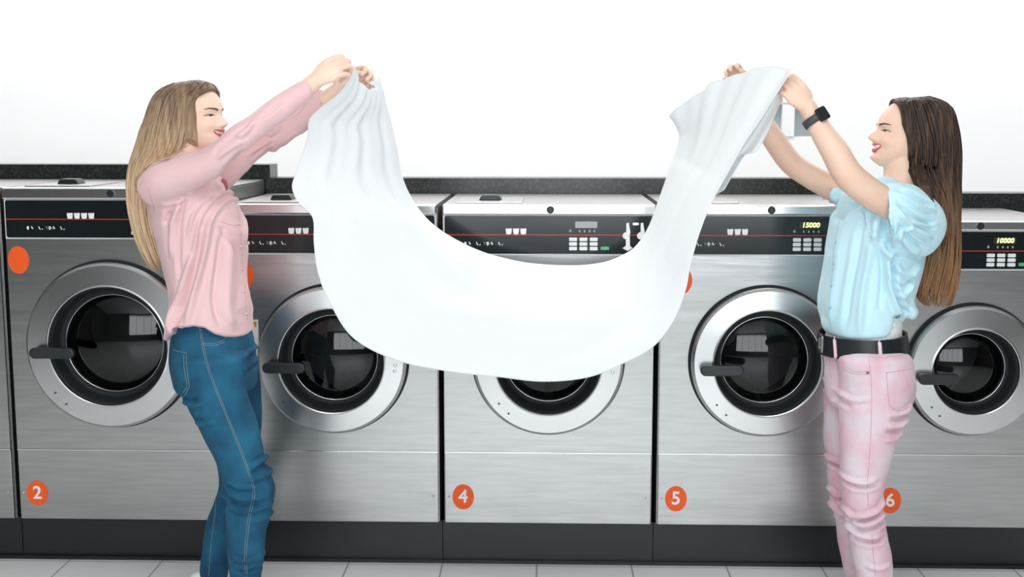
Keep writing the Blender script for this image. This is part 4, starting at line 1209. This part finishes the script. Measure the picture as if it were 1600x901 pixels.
f1 = f1 * np.clip(np.minimum(vv_, 1 - vv_) * 7, 0, 1)
f2 = .007 * endr * np.sin(2 * PI * vv_ * 2.8 + 1.0) + .004 * endr * np.sin(2 * PI * vv_ * 6.1)
f3 = .0045 * np.sin(2 * PI * (vv_ * 2.6 + uu_ * 1.1) + .5) * np.sin(uu_ * PI) + .002 * np.sin(2 * PI * (vv_ * 4.5 - uu_ * 1.4))
G = G + Nn * (bul + f1 + f2 + f3)[..., None]
# the top edge dips between the two hands at the left and arches between the hands at the right
dipl = np.exp(-uu_ / .035) * np.sin(vv_ * PI) ** 1.5
G[..., 2] -= .060 * dipl
arch = np.exp(-(1 - uu_) / .06) * np.sin(np.clip(vv_ * 1.0, 0, 1) * PI) ** .8
G[..., 2] += .048 * arch
# hem folded under along the near edge at the right hand
mb = MB(); Fq = []
for i in range(nu - 1):
    for j in range(nv - 1):
        a = i * nv + j; Fq.append((a, a + 1, a + nv + 1, a + nv))
mb.add(G.reshape(-1, 3), Fq)
FL = [(1238, 112, 1216, 150), (1212, 150, 1222, 152), (1192, 182, 1212, 178), (1172, 214, 1200, 206), (1158, 236, 1182, 236), (1146, 256, 1166, 240), (1132, 284, 1150, 264), (1118, 310, 1132, 296)]
KA = catmull(np.array(FL, float), 6); na = len(KA); nb = 14; Gf = np.zeros((na, nb, 3))
for i, (a, b, c, d) in enumerate(KA):
    t = i / (na - 1)
    for j in range(nb):
        v = j / (nb - 1); Gf[i, j] = at(a - 8 + (c - a + 8) * v, b + (d - b) * v, -.575 + .03 * v + .012 * math.sin(v * 7 + 4 * t) * (.3 + t))
Fq = [(i * nb + j, i * nb + j + 1, (i + 1) * nb + j + 1, (i + 1) * nb + j) for i in range(na - 1) for j in range(nb - 1)]
mb.add(Gf.reshape(-1, 3), Fq)
sm = mat('white_cotton', (.755, .78, .795), .9, bump=(350, .08, .0006), inp={'Sheen Weight': .2})
me = mb.mesh('sheet'); me.polygons.foreach_set('use_smooth', [True] * len(me.polygons))
sheet = link('bed_sheet', me, sm)
c0 = Vector(at(800, 560, -.5)); me.transform(Matrix.Translation(-c0)); sheet.location = c0
so = sheet.modifiers.new('thickness', 'SOLIDIFY'); so.thickness = .0022; so.offset = 0
tag(sheet, 'white cotton sheet swinging between the two women, held up by its corners', 'sheet')
